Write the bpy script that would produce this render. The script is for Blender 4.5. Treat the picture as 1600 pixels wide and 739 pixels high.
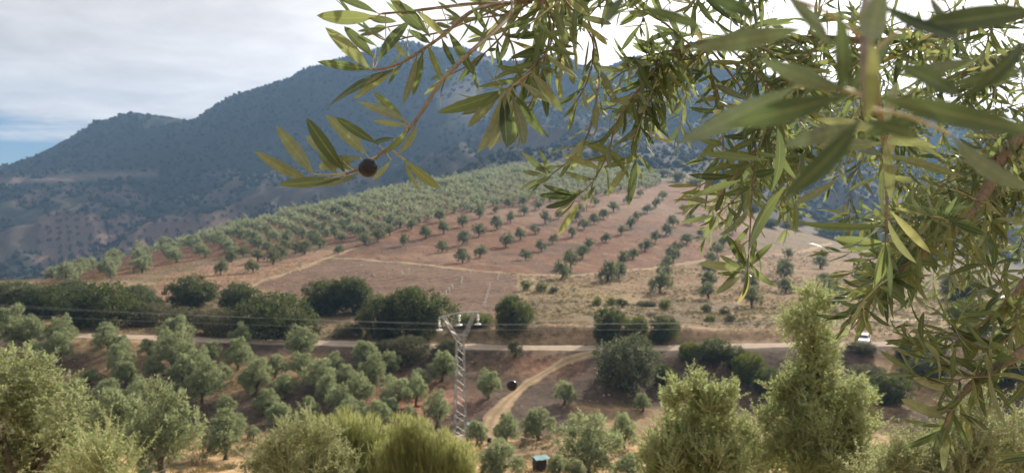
import bpy, math, random
import numpy as np
from mathutils import Vector, Matrix

# ------------------------------------------------------------------ clear, camera, light
for o in list(bpy.data.objects):
    bpy.data.objects.remove(o)
SC = bpy.context.scene
COL = SC.collection
F, U0, V0 = 1232.0, 800.0, 300.0            # focal length and horizon in pixels of the 1600 px photograph

cam_d = bpy.data.cameras.new("camera")
cam = bpy.data.objects.new("camera", cam_d)
COL.objects.link(cam)
cam.location = (0, 0, 0)
cam.rotation_euler = (math.radians(90), 0, 0)
cam_d.sensor_width = 36
cam_d.lens = 36 * F / 1600
cam_d.shift_y = -(369.5 - V0) / 1600
cam_d.clip_start = 0.01
cam_d.clip_end = 9000
cam_d.dof.use_dof = True
cam_d.dof.focus_distance = 0.9
cam_d.dof.aperture_fstop = 14.5
SC.camera = cam

SUN_AZ, SUN_EL = math.radians(32), math.radians(27)
sun_dir = Vector((math.sin(SUN_AZ) * math.cos(SUN_EL), math.cos(SUN_AZ) * math.cos(SUN_EL), math.sin(SUN_EL)))
sd = bpy.data.lights.new("sun", 'SUN')
sd.energy = 5.0
sd.angle = math.radians(0.6)
sd.color = (1.0, 0.89, 0.74)
sun = bpy.data.objects.new("sun", sd)
COL.objects.link(sun)
sun.location = sun_dir * 50
sun.rotation_euler = (-sun_dir).to_track_quat('-Z', 'Y').to_euler()

SC.view_settings.view_transform = 'Standard'
SC.view_settings.look = 'None'
SC.view_settings.exposure = 0.56
SC.view_settings.gamma = 1
try:
    SC.cycles.use_denoising = True
    SC.cycles.volume_bounces = 1
    SC.cycles.max_bounces = 8
    SC.cycles.transparent_max_bounces = 8
    SC.cycles.sample_clamp_indirect = 4
except Exception:
    pass

def build_world():
    w = bpy.data.worlds.new("World")
    SC.world = w
    w.use_nodes = True
    nt = w.node_tree
    nt.nodes.clear()
    n, l = nt.nodes.new, nt.links.new
    out, bg = n('ShaderNodeOutputWorld'), n('ShaderNodeBackground')
    sky = n('ShaderNodeTexSky')
    sky.sky_type = 'NISHITA'
    sky.sun_disc = False
    sky.sun_elevation, sky.sun_rotation = SUN_EL, SUN_AZ
    sky.altitude = 1500
    sky.dust_density = 0.0
    sky.air_density = 0.8
    sky.ozone_density = 5.0
    bg.inputs[1].default_value = 0.074
    tc = n('ShaderNodeTexCoord')
    sep = n('ShaderNodeSeparateXYZ')
    l(tc.outputs['Generated'], sep.inputs[0])
    def M(op, a, b=None, clamp=False):
        m = n('ShaderNodeMath'); m.operation = op; m.use_clamp = clamp
        for i, x in enumerate((a, b)):
            if x is None: continue
            if isinstance(x, (int, float)): m.inputs[i].default_value = x
            else: l(x, m.inputs[i])
        return m.outputs[0]
    zc = M('ADD', M('MAXIMUM', sep.outputs[2], 0.0), 0.09)
    cmb = n('ShaderNodeCombineXYZ')
    l(M('DIVIDE', sep.outputs[0], zc), cmb.inputs[0])
    l(M('DIVIDE', sep.outputs[1], zc), cmb.inputs[1])
    def noise(scale, detail, rough, dist=0.0):
        t = n('ShaderNodeTexNoise')
        t.inputs['Scale'].default_value = scale
        t.inputs['Detail'].default_value = detail
        t.inputs['Roughness'].default_value = rough
        t.inputs['Distortion'].default_value = dist
        l(cmb.outputs[0], t.inputs['Vector'])
        return t.outputs['Fac']
    n1 = noise(0.55, 6, 0.55, 0.4)
    n2 = noise(1.7, 7, 0.6, 0.3)
    # a veil of high cloud that thins out towards the horizon
    veil = M('MULTIPLY', M('SUBTRACT', sep.outputs[2], 0.061), 22.0)
    veil = M('ADD', veil, M('MULTIPLY', M('SUBTRACT', n1, 0.42), 2.6))
    veil = M('ADD', veil, M('MULTIPLY', M('SUBTRACT', n2, 0.5), 1.2), True)
    mask = n('ShaderNodeMapRange'); mask.interpolation_type = 'SMOOTHSTEP'
    l(veil, mask.inputs[0]); mask.inputs[4].default_value = 0.96
    vd = n('ShaderNodeVectorMath'); vd.operation = 'DOT_PRODUCT'
    nv = n('ShaderNodeVectorMath'); nv.operation = 'NORMALIZE'
    l(tc.outputs['Generated'], nv.inputs[0]); l(nv.outputs[0], vd.inputs[0]); vd.inputs[1].default_value = sun_dir
    g = M('POWER', M('MAXIMUM', vd.outputs['Value'], 0.0), 6.0)
    # thin cloud scatters forward: brighter round the sun
    br = M('ADD', M("MULTIPLY", g, 24.0), 6.4)
    br = M('MULTIPLY', br, M('ADD', M('MULTIPLY', M('SUBTRACT', n2, 0.5), 0.9), 1.0))
    cc = n('ShaderNodeVectorMath'); cc.operation = 'SCALE'
    cc.inputs[0].default_value = (1.045, 0.99, 0.955)
    l(br, cc.inputs['Scale'])
    sk = n('ShaderNodeVectorMath'); sk.operation = 'SCALE'; l(sky.outputs[0], sk.inputs[0]); sk.inputs['Scale'].default_value = 0.62
    mix = n('ShaderNodeMix'); mix.data_type = 'RGBA'
    l(mask.outputs[0], mix.inputs[0]); l(sk.outputs[0], mix.inputs[6]); l(cc.outputs[0], mix.inputs[7])
    l(mix.outputs[2], bg.inputs[0]); l(bg.outputs[0], out.inputs[0])
build_world()

# ------------------------------------------------------------------ helpers
R = random.Random(11)
NG = np.random.default_rng(11)

def P(u, v, d):
    return Vector(((u - U0) / F * d, d, -(v - V0) / F * d))

class MB:
    """collects polygons, builds one mesh"""
    def __init__(s):
        s.V, s.F, s.S, s.M, s.n, s.T = [], [], [], [], 0, []
    def add(s, V, Fc, mat=0, tint=None):
        V = np.asarray(V, float).reshape(-1, 3); Fc = np.asarray(Fc, int)
        s.V.append(V); s.F.append((Fc + s.n).ravel())
        s.S.append(np.full(len(Fc), Fc.shape[1])); s.M.append(np.full(len(Fc), mat))
        s.T.append(np.zeros(len(V)) if tint is None else np.broadcast_to(tint, (len(V),)).astype(float))
        s.n += len(V)
        return s
    def mesh(s, name, mats, smooth=True, tint=False):
        me = bpy.data.meshes.new(name)
        V = np.concatenate(s.V); Fl = np.concatenate(s.F); S = np.concatenate(s.S); Mi = np.concatenate(s.M)
        me.vertices.add(len(V)); me.vertices.foreach_set('co', V.ravel().astype(np.float32))
        me.loops.add(len(Fl)); me.loops.foreach_set('vertex_index', Fl.astype(np.int32))
        me.polygons.add(len(S))
        st = np.concatenate(([0], np.cumsum(S)[:-1]))
        me.polygons.foreach_set('loop_start', st.astype(np.int32))
        me.polygons.foreach_set('material_index', Mi.astype(np.int32))
        me.polygons.foreach_set('use_smooth', np.full(len(S), smooth))
        if tint:
            a = me.attributes.new('tint', 'FLOAT', 'POINT')
            a.data.foreach_set('value', np.concatenate(s.T).astype(np.float32))
        for m in mats: me.materials.append(m)
        me.update(calc_edges=True)
        return me
    def obj(s, name, mats, parent=None, smooth=True, tint=False):
        return link(name, s.mesh(name, mats, smooth, tint), parent)

def link(name, me, parent=None):
    o = bpy.data.objects.new(name, me)
    COL.objects.link(o)
    if parent is not None: o.parent = parent
    return o

def tag(o, label, cat, group=None, kind=None):
    o['label'] = label; o['category'] = cat
    if group: o['group'] = group
    if kind: o['kind'] = kind
    return o

def empty(name, loc=(0, 0, 0), rz=0):
    o = bpy.data.objects.new(name, None)
    o.empty_display_size = 0.2
    o.location = loc; o.rotation_euler = (0, 0, rz)
    COL.objects.link(o)
    return o

def tube_geo(path, radii, n=6, cap=True):
    P_ = [Vector(p) for p in path]; k = len(P_)
    if not hasattr(radii, '__len__'): radii = [radii] * k
    V, Fc = [], []
    ref = Vector((0.13, 0.21, 0.97)).normalized()
    for i, p in enumerate(P_):
        t = (P_[min(i + 1, k - 1)] - P_[max(i - 1, 0)]).normalized()
        a = t.cross(ref)
        if a.length < 1e-3: a = t.cross(Vector((1, 0, 0)))
        a.normalize(); b = t.cross(a)
        for j in range(n):
            th = 2 * math.pi * j / n
            V.append(p + (a * math.cos(th) + b * math.sin(th)) * radii[i])
    for i in range(k - 1):
        for j in range(n):
            j2 = (j + 1) % n
            Fc.append((i * n + j, i * n + j2, (i + 1) * n + j2, (i + 1) * n + j))
    return np.array([tuple(v) for v in V]), np.array(Fc)

def add_tube(mb, path, radii, n=6, mat=0):
    V, Fc = tube_geo(path, radii, n)
    k = len(path)
    mb.add(V, Fc, mat)
    mb.add(V[:n], [list(range(n))[::-1]], mat); mb.add(V[-n:], [list(range(n))], mat)

def add_box(mb, c, s, mat=0, M=None):
    x, y, z = [a / 2 for a in s]
    V = [Vector((sx * x, sy * y, sz * z)) for sz in (-1, 1) for sx, sy in ((-1, -1), (1, -1), (1, 1), (-1, 1))]
    if M is not None: V = [M @ v for v in V]
    V = [tuple(v + Vector(c)) for v in V]
    mb.add(V, [(3, 2, 1, 0), (4, 5, 6, 7), (0, 1, 5, 4), (1, 2, 6, 5), (2, 3, 7, 6), (3, 0, 4, 7)], mat)

def add_bar(mb, a, b, w, mat=0):
    add_tube(mb, [a, b], w * 0.62, 4, mat)

def smooth_path(pts, k=6):
    pts = [Vector(p) for p in pts]; out = []
    n = len(pts)
    for i in range(n - 1):
        p0, p1, p2, p3 = pts[max(i - 1, 0)], pts[i], pts[i + 1], pts[min(i + 2, n - 1)]
        for j in range(k):
            t = j / k
            out.append(0.5 * ((2 * p1) + (p2 - p0) * t + (2 * p0 - 5 * p1 + 4 * p2 - p3) * t * t + (3 * p1 - p0 - 3 * p2 + p3) * t ** 3))
    out.append(pts[-1])
    return out

_perm = np.random.default_rng(5).random(65536)
def vnoise(x, y, seed=0):
    xi, yi = np.floor(x).astype(np.int64), np.floor(y).astype(np.int64)
    fx, fy = x - xi, y - yi
    fx = fx * fx * (3 - 2 * fx); fy = fy * fy * (3 - 2 * fy)
    h = lambda a, b: _perm[((a * 73856093) ^ (b * 19349663) ^ (seed * 83492791)) & 65535]
    return (h(xi, yi) * (1 - fx) + h(xi + 1, yi) * fx) * (1 - fy) + (h(xi, yi + 1) * (1 - fx) + h(xi + 1, yi + 1) * fx) * fy
def fbm(x, y, oct=4, seed=0):
    s, a, t = 0, 1.0, 0
    for o in range(oct):
        s = s + a * vnoise(x * 2 ** o, y * 2 ** o, seed + o); t += a; a *= 0.5
    return s / t

# ------------------------------------------------------------------ materials
def new_mat(name):
    m = bpy.data.materials.new(name); m.use_nodes = True
    nt = m.node_tree
    return m, nt, nt.nodes['Principled BSDF'], nt.nodes['Material Output']

def rgb(c): return (c[0], c[1], c[2], 1)

def nz(nt, scale, detail=4, rough=0.6, coord='Object'):
    tc = nt.nodes.new('ShaderNodeTexCoord'); t = nt.nodes.new('ShaderNodeTexNoise')
    t.inputs['Scale'].default_value = scale; t.inputs['Detail'].default_value = detail
    t.inputs['Roughness'].default_value = rough
    if coord == 'World':
        g = nt.nodes.new('ShaderNodeNewGeometry'); nt.links.new(g.outputs['Position'], t.inputs['Vector'])
    else:
        nt.links.new(tc.outputs[coord], t.inputs['Vector'])
    return t.outputs['Fac']

def ramp(nt, fac, stops):
    r = nt.nodes.new('ShaderNodeValToRGB')
    e = r.color_ramp.elements
    while len(e) < len(stops): e.new(0.5)
    for i, (p, c) in enumerate(stops):
        e[i].position = p; e[i].color = rgb(c)
    nt.links.new(fac, r.inputs[0])
    return r.outputs[0]

def mixc(nt, a, b, fac, mode='MIX'):
    m = nt.nodes.new('ShaderNodeMix'); m.data_type = 'RGBA'; m.blend_type = mode
    for i, x in ((0, fac), (6, a), (7, b)):
        if isinstance(x, (int, float)): m.inputs[i].default_value = x
        elif isinstance(x, tuple): m.inputs[i].default_value = rgb(x)
        else: nt.links.new(x, m.inputs[i])
    return m.outputs[2]

def bump(nt, bs, h, strength, dist):
    b = nt.nodes.new('ShaderNodeBump')
    b.inputs['Strength'].default_value = strength; b.inputs['Distance'].default_value = dist
    nt.links.new(h, b.inputs['Height']); nt.links.new(b.outputs[0], bs.inputs['Normal'])

def simple(name, c, rough=0.6, var=0.25, scale=8.0, metal=0.0, bumpd=0.0, spec=0.4):
    m, nt, bs, out = new_mat(name)
    f = nz(nt, scale, 5)
    d = tuple(x * (1 - var) for x in c); b = tuple(min(1, x * (1 + var)) for x in c)
    nt.links.new(ramp(nt, f, [(0.3, d), (0.7, b)]), bs.inputs['Base Color'])
    bs.inputs['Roughness'].default_value = rough; bs.inputs['Metallic'].default_value = metal
    bs.inputs['Specular IOR Level'].default_value = spec
    if bumpd: bump(nt, bs, f, 0.6, bumpd)
    return m

def foliage(name, dark, light, trans, tr=0.3, rough=0.5, scale=1.2, spec=0.35, rnd=0.35, under=None):
    """leaf material: dark/light mix by leaf tint, position and object, with light coming through"""
    m, nt, bs, out = new_mat(name)
    at = nt.nodes.new('ShaderNodeAttribute'); at.attribute_name = 'tint'
    oi = nt.nodes.new('ShaderNodeObjectInfo')
    f = nz(nt, scale, 3)
    a = nt.nodes.new('ShaderNodeMath'); a.operation = 'MULTIPLY_ADD'
    nt.links.new(oi.outputs['Random'], a.inputs[0]); a.inputs[1].default_value = rnd; a.inputs[2].default_value = -rnd / 2
    b = nt.nodes.new('ShaderNodeMath'); b.operation = 'ADD'
    nt.links.new(a.outputs[0], b.inputs[0]); nt.links.new(at.outputs['Fac'], b.inputs[1])
    c = nt.nodes.new('ShaderNodeMath'); c.operation = 'MULTIPLY_ADD'
    nt.links.new(f, c.inputs[0]); c.inputs[1].default_value = 0.7; nt.links.new(b.outputs[0], c.inputs[2])
    col = ramp(nt, c.outputs[0], [(0.25, dark), (0.95, light)])
    if under:
        g = nt.nodes.new('ShaderNodeNewGeometry')
        col = mixc(nt, col, under, g.outputs['Backfacing'])
    nt.links.new(col, bs.inputs['Base Color'])
    bs.inputs['Roughness'].default_value = rough; bs.inputs['Specular IOR Level'].default_value = spec
    t = nt.nodes.new('ShaderNodeBsdfTranslucent')
    nt.links.new(mixc(nt, trans, col, 0.35), t.inputs[0])
    mx = nt.nodes.new('ShaderNodeMixShader'); mx.inputs[0].default_value = tr
    nt.links.new(bs.outputs[0], mx.inputs[1]); nt.links.new(t.outputs[0], mx.inputs[2])
    nt.links.new(mx.outputs[0], out.inputs[0])
    return m

def terrain_mat():
    m, nt, bs, out = new_mat('soil')
    at = nt.nodes.new('ShaderNodeAttribute'); at.attribute_name = 'col'
    f1, f2 = nz(nt, 0.9, 6, 0.7, 'World'), nz(nt, 0.13, 5, 0.65, 'World')
    v1 = ramp(nt, f1, [(0.3, (0.42, 0.43, 0.45)), (0.72, (1.45, 1.43, 1.38))])
    v2 = ramp(nt, f2, [(0.3, (0.78, 0.8, 0.82)), (0.7, (1.2, 1.18, 1.15))])
    c = mixc(nt, at.outputs['Color'], v1, 1.0, 'MULTIPLY'); c = mixc(nt, c, v2, 1.0, 'MULTIPLY')
    nt.links.new(c, bs.inputs['Base Color'])
    bs.inputs['Roughness'].default_value = 0.95; bs.inputs['Specular IOR Level'].default_value = 0.1
    bump(nt, bs, f1, 0.7, 0.25)
    return m

MAT = {}
MAT['soil'] = terrain_mat()
MAT['road'] = simple('pale_dirt', (0.36, 0.29, 0.225), 0.95, 0.22, 0.8, 0, 0.03, 0.1)
MAT['track'] = simple('tan_dirt', (0.33, 0.235, 0.145), 0.95, 0.28, 0.7, 0, 0.04, 0.1)
for _k, _c in (('road', (0.24, 0.19, 0.13)), ('track', (0.17, 0.13, 0.075))):
    _nt = MAT[_k].node_tree; _bs = _nt.nodes['Principled BSDF']
    _at = _nt.nodes.new('ShaderNodeAttribute'); _at.attribute_name = 'tint'
    _m = _nt.nodes.new('ShaderNodeMath'); _m.operation = 'MULTIPLY'; _nt.links.new(_at.outputs['Fac'], _m.inputs[0]); _nt.links.new(nz(_nt, 1.6, 5, .7, 'World'), _m.inputs[1])
    _m2 = _nt.nodes.new('ShaderNodeMath'); _m2.operation = 'MULTIPLY'; _m2.use_clamp = True; _nt.links.new(_m.outputs[0], _m2.inputs[0]); _m2.inputs[1].default_value = 1.7
    _old = _bs.inputs['Base Color'].links[0].from_socket
    _nt.links.new(mixc(_nt, _old, _c, _m2.outputs[0]), _bs.inputs['Base Color'])
MAT['bark'] = simple('olive_bark', (0.10, 0.08, 0.06), 0.9, 0.5, 9, 0, 0.03, 0.15)
MAT['twig'] = simple('twig_bark', (0.21, 0.16, 0.11), 0.75, 0.35, 120, 0, 0.0005, 0.3)
MAT['green_twig'] = simple('young_twig', (0.40, 0.36, 0.20), 0.6, 0.25, 150, 0, 0.0, 0.35)
MAT['olive'] = foliage('olive_foliage', (0.115, 0.145, 0.08), (0.42, 0.47, 0.28), (0.44, 0.50, 0.23), 0.48, 0.5, 1.4, 0.4)
MAT['olive_far'] = foliage('far_olive_foliage', (0.075, 0.095, 0.05), (0.22, 0.245, 0.135), (0.27, 0.31, 0.13), 0.38, 0.6, 0.6, 0.25)
MAT['grove'] = foliage('grove_foliage', (0.12, 0.145, 0.09), (0.36, 0.39, 0.25), (0.38, 0.42, 0.21), 0.45, 0.6, 0.6, 0.3)
MAT['oak'] = foliage('dark_bush_foliage', (0.020, 0.031, 0.013), (0.115, 0.145, 0.055), (0.20, 0.25, 0.06), 0.32, 0.5, 0.8, 0.3)
MAT['sage'] = foliage('sage_bush_foliage', (0.05, 0.065, 0.036), (0.19, 0.21, 0.12), (0.22, 0.26, 0.11), 0.32, 0.55, 0.8, 0.3)
MAT['bright'] = foliage('yellow_green_foliage', (0.05, 0.075, 0.016), (0.17, 0.20, 0.04), (0.28, 0.32, 0.05), 0.3, 0.5, 0.9, 0.3)
MAT['grey'] = foliage('grey_scrub_foliage', (0.075, 0.08, 0.045), (0.19, 0.18, 0.10), (0.22, 0.22, 0.1), 0.25, 0.7, 0.9, 0.2)
MAT['near'] = foliage('near_olive_foliage', (0.12, 0.15, 0.075), (0.40, 0.45, 0.27), (0.44, 0.52, 0.20), 0.55, 0.42, 2.5, 0.5, 0.1, (0.26, 0.30, 0.19))
MAT['shoot'] = foliage('shoot_foliage', (0.12, 0.175, 0.070), (0.38, 0.47, 0.22), (0.54, 0.64, 0.25), 0.60, 0.42, 2.5, 0.5, 0.1, (0.28, 0.35, 0.18))
MAT['broom'] = foliage('broom_foliage', (0.19, 0.21, 0.09), (0.48, 0.50, 0.23), (0.55, 0.58, 0.22), 0.45, 0.5, 2.2, 0.3, 0.1)
MAT['scrub'] = foliage('mountain_scrub', (0.018, 0.024, 0.015), (0.042, 0.046, 0.028), (0.06, 0.08, 0.03), 0.1, 0.9, 0.02, 0.05)
MAT['straw'] = foliage('straw', (0.14, 0.105, 0.05), (0.38, 0.30, 0.15), (0.4, 0.3, 0.12), 0.3, 0.8, 0.3, 0.1)
MAT['steel'] = simple('galvanised_steel', (0.33, 0.34, 0.35), 0.45, 0.15, 4, 0.35)
MAT['glass_white'] = simple('insulator_glass', (0.80, 0.82, 0.80), 0.12, 0.03, 4, 0, 0, 0.6)
MAT['wire'] = simple('aluminium_wire', (0.30, 0.31, 0.33), 0.35, 0.1, 4, 0.5)
MAT['rock'] = simple('pale_rock', (0.36, 0.29, 0.23), 0.95, 0.35, 1.2, 0, 0.08, 0.1)
MAT['red_rock'] = simple('red_earth', (0.33, 0.19, 0.12), 0.95, 0.35, 1.2, 0, 0.08, 0.1)
MAT['white_paint'] = simple('white_paint', (0.80, 0.81, 0.82), 0.25, 0.03, 3, 0, 0, 0.5)
MAT['dark_glass'] = simple('dark_glass', (0.03, 0.04, 0.05), 0.08, 0.1, 3, 0, 0, 0.6)
MAT['rubber'] = simple('rubber', (0.02, 0.02, 0.02), 0.8, 0.2, 20)
MAT['black'] = simple('black_plastic', (0.015, 0.016, 0.018), 0.6, 0.2, 5)
MAT['teal'] = simple('teal_sheet', (0.13, 0.26, 0.26), 0.5, 0.12, 3)
MAT['mint'] = simple('mint_tarp', (0.28, 0.50, 0.38), 0.5, 0.15, 3)
MAT['tubewhite'] = simple('white_plastic', (0.72, 0.68, 0.60), 0.5, 0.08, 5)
MAT['lamp_red'] = simple('red_lamp', (0.4, 0.02, 0.02), 0.2, 0.1, 5)

def olive_fruit_mat():
    m, nt, bs, out = new_mat('black_olive_skin')
    f = nz(nt, 160, 3)
    nt.links.new(ramp(nt, f, [(0.3, (0.006, 0.007, 0.014)), (0.75, (0.013, 0.014, 0.030))]), bs.inputs['Base Color'])
    bs.inputs['Roughness'].default_value = 0.25; bs.inputs['Specular IOR Level'].default_value = 0.35
    bump(nt, bs, f, 0.12, 0.0006)
    return m
MAT['fruit'] = olive_fruit_mat()

def hero_leaf_mat(name, per_object):
    m, nt, bs, out = new_mat(name)
    L = nt.links.new
    if per_object:
        oi = nt.nodes.new('ShaderNodeObjectInfo'); sx_ = nt.nodes.new('ShaderNodeSeparateColor'); L(oi.outputs['Color'], sx_.inputs[0]); tint = sx_.outputs[0]
    else:
        at = nt.nodes.new('ShaderNodeAttribute'); at.attribute_name = 'tint'; tint = at.outputs['Fac']
    ua = nt.nodes.new('ShaderNodeUVMap')
    sp = nt.nodes.new('ShaderNodeSeparateXYZ'); L(ua.outputs[0], sp.inputs[0])
    top = ramp(nt, tint, [(0.0, (0.030, 0.058, 0.032)), (0.5, (0.056, 0.094, 0.044)), (0.92, (0.105, 0.142, 0.056)), (1.0, (0.26, 0.24, 0.09))])
    und = ramp(nt, tint, [(0.0, (0.21, 0.24, 0.185)), (0.7, (0.29, 0.31, 0.225)), (1.0, (0.38, 0.34, 0.17))])
    # midrib
    mr = nt.nodes.new('ShaderNodeMath'); mr.operation = 'SUBTRACT'; L(sp.outputs[0], mr.inputs[0]); mr.inputs[1].default_value = 0.5
    ab = nt.nodes.new('ShaderNodeMath'); ab.operation = 'ABSOLUTE'; L(mr.outputs[0], ab.inputs[0])
    rr = nt.nodes.new('ShaderNodeMapRange'); L(ab.outputs[0], rr.inputs[0])
    rr.inputs[1].default_value = 0.02; rr.inputs[2].default_value = 0.07; rr.inputs[3].default_value = 0.7; rr.inputs[4].default_value = 0.0
    nf = nz(nt, 13 if per_object else 240, 5)
    var = ramp(nt, nf, [(0.3, (0.74, 0.77, 0.74)), (0.62, (1.12, 1.12, 1.06)), (0.74, (1.5, 1.15, 0.75))])
    top = mixc(nt, top, (0.34, 0.36, 0.15), rr.outputs[0]); und = mixc(nt, und, (0.42, 0.42, 0.24), rr.outputs[0])
    g = nt.nodes.new('ShaderNodeNewGeometry')
    col = mixc(nt, mixc(nt, top, und, g.outputs['Backfacing']), var, 1.0, 'MULTIPLY')
    L(col, bs.inputs['Base Color'])
    ro = nt.nodes.new('ShaderNodeMapRange'); L(g.outputs['Backfacing'], ro.inputs[0])
    ro.inputs[3].default_value = 0.33; ro.inputs[4].default_value = 0.62
    L(ro.outputs[0], bs.inputs['Roughness'])
    bs.inputs['Specular IOR Level'].default_value = 0.5
    bump(nt, bs, nf, 0.15, 0.0008)
    tcol = ramp(nt, tint, [(0.0, (0.06, 0.11, 0.048)), (0.7, (0.30, 0.37, 0.13)), (1.0, (0.56, 0.50, 0.18))])
    t = nt.nodes.new('ShaderNodeBsdfTranslucent'); L(tcol, t.inputs[0])
    mx = nt.nodes.new('ShaderNodeMixShader'); mx.inputs[0].default_value = 0.44
    L(bs.outputs[0], mx.inputs[1]); L(t.outputs[0], mx.inputs[2]); L(mx.outputs[0], out.inputs[0])
    return m
MAT['leaf1'] = hero_leaf_mat('olive_leaf', True)
MAT['leafN'] = hero_leaf_mat('olive_leaf_mass', False)

# ------------------------------------------------------------------ terrain as a height field
CREST = [(-1600, 300), (-600, 300), (-150, 285), (0, 266), (50, 249), (100, 224), (140, 205), (180, 196), (210, 186), (235, 183), (262, 184),
         (290, 191), (310, 184), (350, 167), (400, 150), (450, 134), (480, 120), (520, 107), (560, 95), (600, 84), (640, 76),
         (700, 83), (750, 90), (800, 97), (900, 100), (1000, 104), (1100, 108), (1200, 120), (1400, 165), (1600, 215), (2200, 275), (3600, 290)]
UK = np.array([-600, 0, 200, 400, 600, 800, 1000, 1200, 1400, 1600, 2200], float)
ROAD = [520, 521, 527, 534, 539, 544, 545, 540, 538, 536, 536]
TAB = {
    62: [740] * 11, 72: [716] * 11, 80: [698] * 11,
    90: [660, 660, 662, 664, 668, 668, 672, 672, 672, 672, 672],
    100: [605, 605, 610, 615, 622, 626, 635, 635, 632, 630, 630],
    110: [552, 552, 558, 564, 572, 578, 586, 580, 575, 572, 572],
    115.8: [r + 5.5 for r in ROAD], 121.2: [r - 5.5 for r in ROAD],
    125: [508, 512, 515, 522, 523, 510, 511, 515, 520, 520, 520],
    140: [492, 495, 498, 503, 505, 495, 494, 496, 500, 505, 508],
    160: [474, 472, 476, 478, 477, 474, 476, 478, 482, 490, 495],
    180: [462, 452, 456, 456, 452, 451, 456, 462, 466, 478, 485],
    200: [462, 441, 440, 436, 428, 429, 439, 448, 455, 468, 480],
    240: [480, 448, 418, 409, 402, 403, 411, 424, 436, 455, 480],
    300: [500, 470, 401, 374, 360, 360, 368, 388, 408, 450, 480],
    400: [510, 490, 428, 346, 314, 313, 319, 352, 400, 455, 480],
    520: [500, 490, 452, 376, 301, 274, 280, 366, 405, 445, 465],
    620: [480, 480, 452, 404, 318, 260, 266, 348, 385, 420, 445],
    760: [440, 440, 428, 402, 322, 250, 252, 315, 350, 385, 405],
    950: [390, 368, 358, 336, 298, 232, 230, 270, 305, 340, 370],
    1200: [340, 300, 282, 262, 228, 190, 186, 205, 240, 266, 320],
}
ROAD.insert(7, 543)                                         # one more column, where the spur rounds off
UK = np.insert(UK, 7, 1100.0)
for _k in TAB: TAB[_k] = TAB[_k][:7] + [{400: 326, 520: 288, 620: 274, 760: 264, 950: 240, 1200: 190}.get(_k, (TAB[_k][6] + TAB[_k][7]) / 2)] + TAB[_k][7:]
TAB[115.8][7], TAB[121.2][7] = 548.5, 537.5
DK = np.array(list(TAB.keys()) + [1500, 1900, 2600, 4000], float)
UF = np.array(sorted(set([u for u, _ in CREST] + list(UK))), float)
_rows = [np.interp(UF, UK, TAB[k]) for k in TAB]
_cr = np.interp(UF, [u for u, _ in CREST], [v for _, v in CREST])
_rows += [_cr, V0 - (V0 - _cr) * 0.62, V0 - (V0 - _cr) * 0.25, np.full(len(UF), 300.0)]
ZT = -(np.array(_rows) - V0) / F * DK[:, None]              # heights: depth knots x columns
LD = np.log(DK)
def _slopes(x, y):
    h = np.diff(x)[:, None]; dl = np.diff(y, axis=0) / h
    m = np.zeros_like(y)
    a, b = dl[:-1], dl[1:]
    w1, w2 = 2 * h[1:] + h[:-1], h[1:] + 2 * h[:-1]
    with np.errstate(divide='ignore', invalid='ignore'):
        hm = (w1 + w2) / (w1 / a + w2 / b)
    m[1:-1] = np.where(a * b > 0, hm, 0); m[0], m[-1] = dl[0], dl[-1]
    return m
MT = _slopes(LD, ZT)

def H(x, y):
    x, y = np.atleast_1d(np.asarray(x, float)), np.atleast_1d(np.asarray(y, float))
    x, y = np.broadcast_arrays(x, y)
    u = np.clip(U0 + F * x / np.maximum(y, 25), UF[0], UF[-1])
    j = np.clip(np.searchsorted(UF, u) - 1, 0, len(UF) - 2)
    fu = (u - UF[j]) / (UF[j + 1] - UF[j])
    ld = np.log(np.clip(y, DK[0], DK[-1]))
    i = np.clip(np.searchsorted(LD, ld) - 1, 0, len(LD) - 2)
    h = LD[i + 1] - LD[i]; s = (ld - LD[i]) / h
    def col(c):
        return ((1 + 2 * s) * (1 - s) ** 2 * ZT[i, c] + s * (1 - s) ** 2 * h * MT[i, c]
                + s * s * (3 - 2 * s) * ZT[i + 1, c] + s * s * (s - 1) * h * MT[i + 1, c])
    far = col(j) * (1 - fu) + col(j + 1) * fu
    z62 = -1.7 - 0.33 * y
    k = np.clip((y - 54) / 14, 0, 1); k = k * k * (3 - 2 * k)
    z = np.where(y < 54, z62, z62 * (1 - k) + far * k)
    # relief
    rd = np.exp(-((y - 118.5) / 5.0) ** 2)
    z = z + (fbm(x / 7, y / 7, 3, 3) - 0.5) * 0.9 * np.clip((y - 3) / 20, 0.1, 1) * (1 - rd)
    m = np.clip((y - 560) / 300, 0, 1)
    z = z + m * ((1 - np.abs(fbm(x / 150 + 3, y / 210, 4, 21) * 2 - 1) * 2) - 0.35) * 44 * np.clip(1.25 - np.abs(y - 1000) / 620, 0.16, 1)
    z = z + m * (fbm(x / 26, y / 26, 3, 33) - 0.5) * 6
    return z

def H1(x, y): return float(H(x, y)[0])

_dg = np.concatenate([np.linspace(6, 60, 60), np.exp(np.linspace(math.log(60.5), math.log(1500), 2200))])
def ground(u, v, dmin=56.0):
    """the first piece of ground seen along pixel (u, v)"""
    d = _dg[_dg >= dmin]
    z = H((u - U0) / F * d, d)
    row = V0 - F * z / d
    hit = np.nonzero(row <= v)[0]
    dd = d[hit[0]] if len(hit) else d[-1]
    x = (u - U0) / F * dd
    return Vector((x, dd, H1(x, dd)))

def inpoly(u, v, poly):
    u, v = np.asarray(u, float), np.asarray(v, float); c = np.zeros(u.shape, bool)
    n = len(poly)
    for i in range(n):
        (x1, y1), (x2, y2) = poly[i], poly[(i + 1) % n]
        if y1 == y2: continue
        c ^= ((y1 > v) != (y2 > v)) & (u < (x2 - x1) * (v - y1) / (y2 - y1) + x1)
    return c

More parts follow.
